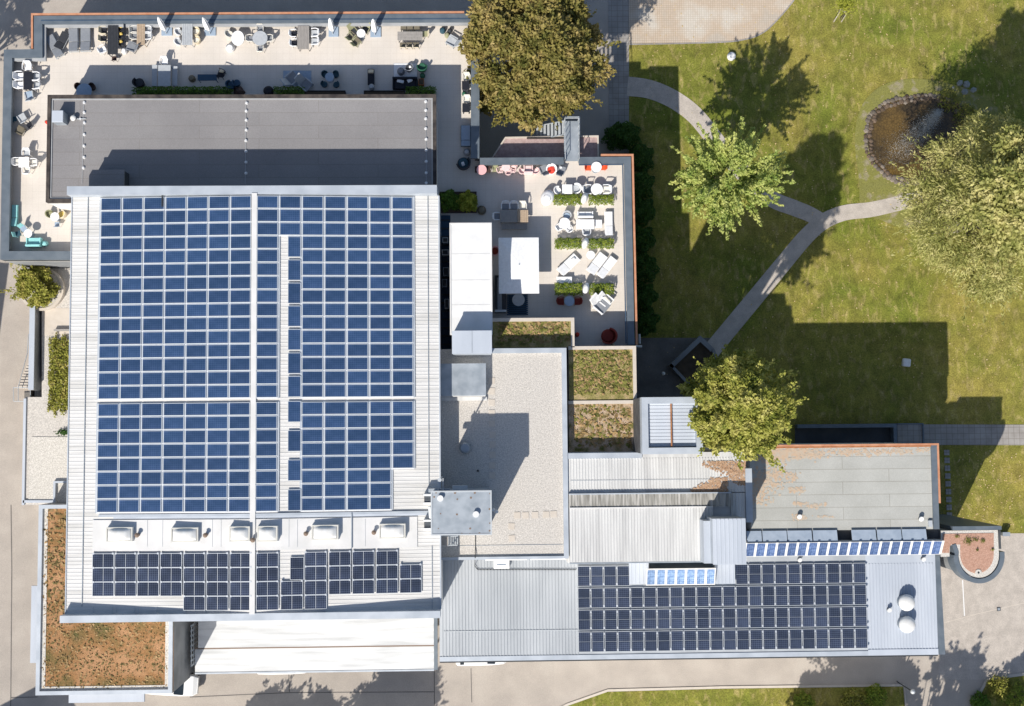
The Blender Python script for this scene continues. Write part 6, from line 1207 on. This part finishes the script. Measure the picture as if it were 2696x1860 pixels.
# ================================================================== VEGETATION
def limbs(t, base, tips, r0=.22, m='bark', name='limb'):
    k = MB()
    for tp in tips:
        tp = Vector(tp); b = Vector(base); mid = b.lerp(tp, .5) + Vector((random.uniform(-.3, .3), random.uniform(-.3, .3), random.uniform(0, .4)))
        k.tube(b, mid, r0, 6, r0 * .6); k.tube(mid, tp, r0 * .6, 6, r0 * .15)
    k.build(name, m, t)
def tree(px, py, htop, rad, label, leaf, cat='tree', name='tree', seed=1, n=30000, hbase=None, lobes=34, ls=.13, flat=1.0, trunkm='bark', lobe_r=.30, outline=None, elong=.6, hang=0.0, z0=0.0, rz=None, ell=(1, 1), group=None, spiky=0, sw=.28, smm=90, up=.45, crown=True, world=None):
    """px, py: crown centre as seen; htop: crown top height; rad: crown radius in metres"""
    rg = np.random.default_rng(seed); random.seed(seed)
    rz = rz or rad * .8; zc = htop - rz * .9
    if world is None: p = W(px, py, zc + rz * .25)
    else: p = Vector((*world, 0))
    t = thing(name, label, cat, (p.x, p.y, z0), 0, group); C_ = np.array([p.x, p.y, zc])
    # lobes on the crown surface
    d = rg.normal(size=(lobes, 3)); d[:, 2] = np.abs(d[:, 2]) * .9 - .15; nt_ = lobes // 6; d[:nt_, :2] *= .28; d[:nt_, 2] = 1; d /= np.linalg.norm(d, axis=1, keepdims=True)
    k_ = rg.uniform(.55, .82, lobes)[:, None]; LC = C_ + d * k_ * np.array([rad * ell[0], rad * ell[1], rz]); LR = rad * lobe_r * rg.uniform(.75, 1.25, lobes)
    out = []; dirs = []
    m_ = n // lobes
    for i in range(lobes):
        q = rg.normal(size=(m_, 3)); q /= np.linalg.norm(q, axis=1, keepdims=True); q[:, 2] = np.where(q[:, 2] < -.4, -q[:, 2], q[:, 2])
        rr = LR[i] * (1 - .45 * rg.random(m_) ** 1.6); rr *= 1 + .22 * np.sin(q[:, 0] * 7 + i) * np.sin(q[:, 1] * 6 + 2 * i)
        c = LC[i] + q * rr[:, None] * np.array([1, 1, .7])
        if hang: c[:, 2] -= hang * rg.random(m_) ** 2; 
        out.append(c); dd = q.copy(); dd[:, 2] -= hang * .6; dirs.append(dd)
    if spiky:
        for i in range(spiky):
            a = rg.uniform(0, 2 * math.pi); e = rg.uniform(-.1, .85); v = np.array([math.cos(a) * math.cos(e) * ell[0], math.sin(a) * math.cos(e) * ell[1], math.sin(e) * rz / rad]); ln_ = rad * rg.uniform(.78, 1.16); st = rad * .3
            mm = smm; s_ = rg.random(mm); c = C_ + v * (st + (ln_ - st) * s_)[:, None]; w_ = sw * (1 - s_ * .55)
            bend = rg.normal(size=3) * .5; c = c + bend * (s_ ** 2)[:, None] + rg.normal(size=(mm, 3)) * w_[:, None] * .7; out.append(c); dirs.append(np.repeat(v[None], mm, 0) + rg.normal(size=(mm, 3)) * .4)
    c = np.concatenate(out); dd = np.concatenate(dirs)
    global RNG
    keep = RNG; RNG = rg; sz = rg.uniform(.6, 1.35, len(c)) * ls
    if crown: MB().arr(leafquads(c, sz, sz * elong, up=up, dirs=dd)).build('crown', leaf, t)
    RNG = keep
    k = MB(); hb = hbase if hbase is not None else max(1.2, zc - rz * .75); r0 = rad * .055 + .08
    k.tube((p.x, p.y, z0), (p.x + .1, p.y, hb), r0 * 1.2, 12, r0); k.tube((p.x + .1, p.y, hb), (p.x, p.y, zc + rz * .5), r0, 10, r0 * .3); k.build('trunk', trunkm, t)
    limbs(t, (p.x + .1, p.y, hb), [tuple(LC[i]) for i in range(0, lobes, 2)], r0 * .45, trunkm)
    return t
tree(1405, 132, 15.0, 6.3, 'big rounded tree with brown-green autumn crown overhanging the terrace corner', 'leaf_beech', name='beech_tree', seed=3, n=62000, lobes=72, lobe_r=.21, ls=.15, hang=.5, rz=6.0, ell=(.99, 1.06), spiky=46)
tree(1922, 462, 13.4, 4.2, 'light green tree with long star-like shoots over the garden path', 'leaf_light', name='ginkgo_tree', seed=5, n=5200, lobes=16, lobe_r=.20, ls=.125, rz=5.0, spiky=125, elong=.55, sw=.21, smm=150)
tree(1964, 1078, 25.0, 3.85, 'dense yellow-green conifer standing at the corner of the felt roof', 'leaf_conifer', name='conifer_tree', seed=9, n=60000, lobes=80, lobe_r=.25, ls=.13, rz=11.0, spiky=70, elong=.55, ell=(1.0, 1.08), world=tuple(W(1828, 1082, 0).xy))
tree(2640, 545, 14.0, 8.2, 'wide pale olive birch with feathery hanging twigs right of the pond', 'leaf_willow', name='birch_tree', seed=14, n=60000, lobes=80, lobe_r=.20, ls=.15, rz=6.5, hang=1.1, elong=.26, trunkm='bark_pale', ell=(1.06, 1.02), spiky=110)
tree(92, 752, 8.4, 1.75, 'small round tree with yellow-green leaves in the curved planter', 'leaf_dry', name='small_tree', seed=21, n=8000, lobes=26, lobe_r=.24, ls=.10, rz=1.7, z0=5.9, spiky=20, hbase=6.4)
# curved planter under it
p = W(112, 762, 6.3); t = thing('curved_planter', 'large round raised planter holding the small yellow-green tree', 'planter', (p.x, p.y, 5.9)); MB().cyl((0, 0), -1.9, .5, 1.75, 40).build('wall', 'gravel_slab', t, local=True); MB().cyl((0, 0), .501, .53, 1.55, 40).build('soil', 'gravel_roof', t, local=True)
k = MB(); n = 40
for i in range(n):
    a0, a1 = 2 * math.pi * i / n, 2 * math.pi * (i + 1) / n; q = [(r * math.cos(a), r * math.sin(a)) for r, a in ((1.56, a0), (1.56, a1), (1.78, a1), (1.78, a0))]
    k.add([(x, y, .502) for x, y in q] + [(x, y, .62) for x, y in q], [(7, 6, 5, 4), (0, 1, 5, 4), (2, 3, 7, 6)])
k.build('rim', 'gravel_slab', t, local=True)
# ivy bed
hedge(127, 890, 196, 1084, 'rectangular bed of low yellow-green ivy between podium gravel and the solar hall', 'leaf_dry', h=.45, boxh=0, z=PD, dens=330, s=.10, name='ivy_bed')
# shrubs in the shade against the terrace wall
rs = random.Random(4)
def shrub(px, py, r, h, m, label, z=0.0, n=1600, ls=.10, group=None, name='shrub', cat='shrub'):
    p = W(px, py, z + h * .8); t = thing(name, label, cat, (p.x, p.y, z), 0, group); d = RNG.normal(size=(n, 3)); d /= np.linalg.norm(d, axis=1, keepdims=True); d[:, 2] = np.abs(d[:, 2])
    lob = 1 + .22 * np.sin(d[:, 0] * 6 + px) * np.sin(d[:, 1] * 6 + py) ; c = np.array([p.x, p.y, z + h * .15]) + d * (lob * (1 - .5 * RNG.random(n) ** 2))[:, None] * np.array([r, r, h * .85])
    sz = RNG.uniform(.6, 1.3, n) * ls; MB().arr(leafquads(c, sz, sz * .5)).build('foliage', m, t); k = MB(); [k.tube((p.x, p.y, z), (p.x + rs.uniform(-r, r) * .6, p.y + rs.uniform(-r, r) * .6, z + h * .7), .03) for _ in range(5)]; k.build('stem', 'bark', t); return t
where = ['topmost, beside the service path', 'second from the top', 'third from the top', 'fourth from the top', 'fifth from the top', 'sixth from the top', 'seventh from the top', 'lowest, near the planted roof']
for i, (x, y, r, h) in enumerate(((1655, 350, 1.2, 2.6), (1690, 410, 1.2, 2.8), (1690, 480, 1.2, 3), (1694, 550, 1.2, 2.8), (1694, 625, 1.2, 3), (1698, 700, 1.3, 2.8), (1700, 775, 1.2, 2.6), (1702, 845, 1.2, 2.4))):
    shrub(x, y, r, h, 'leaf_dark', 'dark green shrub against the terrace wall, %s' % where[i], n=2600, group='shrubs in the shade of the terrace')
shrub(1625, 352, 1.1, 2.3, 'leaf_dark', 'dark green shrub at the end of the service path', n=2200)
shrub(1229, 527, .80, 1.5, 'leaf_bush', 'lime green bush in a trough, half lit, right of the hall corner', z=TZ, n=1500, ls=.11); shrub(1182, 525, .85, 1.2, 'leaf_hedge_shade', 'bush beside the lime green one, shade put into its green', z=TZ, n=1300)
shrub(1206, 530, .6, 1.1, 'leaf_hedge_shade', 'small bush between the lime green and the shade-toned bushes', z=TZ, n=700)
a, b, c, d = rect(1158, 505, 1255, 560, TZ + .3); t = thing('planter_trough', 'brown planting trough holding the bushes right of the hall', 'planter', ((a + b) / 2, (c + d) / 2, TZ)); MB().box(a, b, c, d, TZ + .005, TZ + .3).build('box', 'f_brown', t); MB().box(a + .06, b - .06, c + .06, d - .06, TZ + .301, TZ + .32).build('soil', 'soil', t)
# low plants on the verges, bottom edge and pond bank
for i, (x, y, r, h, m_, nm) in enumerate(((2310, 1835, 1.0, .9, 'leaf_hedge', 'low leafy shrub on the bottom verge near the lamp post'), (2250, 1850, 1.1, .9, 'leaf_dry', 'yellowish low shrub at the bottom edge left of the lamp post'), (2120, 1855, .9, .7, 'leaf_hedge', 'low green shrub at the bottom edge of the long verge'), (2640, 1815, 1.1, 1.0, 'leaf_dry', 'yellowish shrub on the bottom right verge'), (2680, 1840, 1.2, 1.0, 'leaf_hedge', 'green shrub in the bottom right corner'), (2585, 1850, .8, .8, 'leaf_hedge_shade', 'dark low shrub at the left of the bottom right verge'))): shrub(x, y, r, h, m_, nm, n=900)
shrub(2500, 262, 1.0, .5, 'leaf_dry', 'flat grassy clump between the pond rim and the boulders', n=500, ls=.08, cat='plant', name='grass_clump'); shrub(2545, 300, 1.2, .6, 'leaf_dry', 'reedy clump at the right end of the pond', n=700, ls=.08, cat='plant', name='reed_clump')
# fallen leaves on the lawn
k = MB()
for _ in range(1000):
    x, y = (random.uniform(1700, 2690), random.uniform(10, 1000)) if random.random() < .8 else (random.uniform(2510, 2690), random.uniform(1185, 1400))
    p = W(x, y, .05); zl = .03 + random.random() * .03; k.obox((p.x, p.y), random.uniform(.05, .13), random.uniform(.04, .09), zl, zl + .006, random.uniform(0, 3))
k.build('fallen_leaves', mat('fallen_leaf', (.52, .36, .12), (.62, .50, .30), 8, .9), None)
tag(bpy.data.objects['fallen_leaves'], 'yellow fallen leaves scattered over the lawn', 'leaves', kind='stuff')
# ------------------------------------------------------------------ neighbours outside the frame that throw shade into it
def shade_tree(gx_, gy_, hc, rad, leaf, label, seed, n=7000, lobes=22, z=None, ls=.17, lobe_r=.3, gap=1.0, **kw):
    """tree whose crown centre at height hc shades the ground at pixel gx_, gy_"""
    q = W(gx_, gy_, z or 0); z0 = z or 0
    x, y = q.x - SH.x * (hc - z0), q.y - SH.y * (hc - z0)
    return tree(0, 0, hc + rad * .6, rad, label, leaf, seed=seed, n=n, lobes=lobes, ls=ls, lobe_r=lobe_r, world=(x, y), z0=z0, hbase=z0 + 1.5, rz=kw.pop('rz', rad * .8), **kw)
shade_tree(1040, 1880, 9, 3.6, 'leaf_hedge', 'dense tree below the frame, shading the road below the canopy', 31, n=14000, lobes=40, z=1.5, spiky=40, smm=60)
shade_tree(720, 1900, 8, 2.6, 'leaf_hedge', 'roundish tree below the frame at lower left', 32, z=2, spiky=40, smm=60)
shade_tree(835, 1905, 8, 2.0, 'leaf_hedge', 'small tree below the frame at lower left', 33, z=2, spiky=40, smm=60)
shade_tree(2270, 1790, 9, 4.0, 'leaf_beech', 'dense tree below the frame, shading the road at lower right', 34, n=16000, lobes=50, lobe_r=.22, ell=(1.1, 1.0), spiky=50, smm=60)
shade_tree(2160, 1850, 7, 2.6, 'leaf_hedge', 'low tree below the frame beside the verge', 38, n=8000)
shade_tree(2340, 1860, 7, 3.2, 'leaf_hedge', 'low bushy tree below the frame by the lamp post', 39, n=9000)
shade_tree(2525, 1790, 10, 3.3, 'leaf_beech', 'loose tree below the frame, dappling the driveway', 35, n=5200, lobes=70, lobe_r=.11, rz=3.4, spiky=26, smm=50)
shade_tree(2580, 1880, 9, 3.0, 'leaf_beech', 'loose tree below the frame near the right verge', 40, n=5200, lobes=66, lobe_r=.11, spiky=24, smm=50)
shade_tree(2705, 1790, 9, 2.6, 'leaf_beech', 'small loose tree below the frame at far right', 36, n=4200, lobes=50, lobe_r=.12, spiky=20, smm=50)
shade_tree(25, 20, 12, 3.2, 'leaf_beech', 'loose tree left of the frame at the top corner', 37, n=6500, lobes=70, lobe_r=.11, spiky=24, smm=50, z=4)
shade_tree(2690, 190, 14, 5.0, 'leaf_willow', 'large tree right of the frame beyond the pond', 41, n=15000, lobes=34)
shade_tree(1700, -60, 12, 3.6, 'leaf_willow', 'loose tree above the frame by the cobbled yard', 42, n=5500, lobes=26, lobe_r=.18) if False else None
bb = W(-30, 800, 4); t = thing('neighbour_house', 'house left of the frame whose shade falls on the road', 'building', (bb.x - 12, bb.y - 6, 4)); 
x_ = W(12, 820, 4).x; 
MB().prism([(x_ - 14, W(0, 960, 4).y - 7.0), (x_ - 4.5, W(0, 960, 4).y - 7.0), (x_ - 3.6, W(0, 700, 4).y - 7.0), (x_ - 14, W(0, 700, 4).y - 6.0)], 4, 11).build('wall', 'wall_white', t)
MB().prism([(x_ - 14.2, W(0, 960, 4).y - 7.1), (x_ - 4.4, W(0, 960, 4).y - 7.1), (x_ - 3.5, W(0, 700, 4).y - 6.9), (x_ - 14.2, W(0, 700, 4).y - 5.9)], 11.001, 11.3).build('roof', 'felt_roof', t)

q1, q2 = W(8, 1860, 4).xy - SH * 8, W(140, 1798, 4).xy - SH * 8; dv = (q2 - q1).normalized(); nv = Vector((dv.y, -dv.x))
t = thing('neighbour_house', 'house below the frame whose gable shades the bottom left corner of the road', 'building', (q1.x, q1.y, 4))
P_ = [tuple(q1 - dv * 6), tuple(q2), tuple(q2 + nv * 9), tuple(q1 - dv * 6 + nv * 9)]; MB().prism(P_, 3.5, 12).build('wall', 'wall_white', t); MB().prism(P_, 12.001, 12.2).build('roof', 'felt_roof', t)
# fountain spray over the pond
n = 9000; u = RNG.random(n); a_, b_ = W(2352, 415, .5), W(2475, 292, .5); t_ = u ** .8
wd_ = (.30 + 1.0 * (1 - t_)) * .55; c = np.stack([a_.x + (b_.x - a_.x) * t_, a_.y + (b_.y - a_.y) * t_, .2 + 1.6 * np.sin(np.pi * t_) ** .8], 1) + RNG.normal(size=(n, 3)) * wd_[:, None] * np.array([1, 1, .5]); c[:, 2] = np.maximum(c[:, 2], .12)
mat('spray', (.42, .44, .45), rough=.3)
o = MB().arr(leafquads(c, RNG.uniform(.012, .028, n), np.full(n, .014))).build('fountain_spray', 'spray'); tag(o, 'thin grey-white fountain spray drifting over the pond beside the birch', 'fountain', kind='stuff')
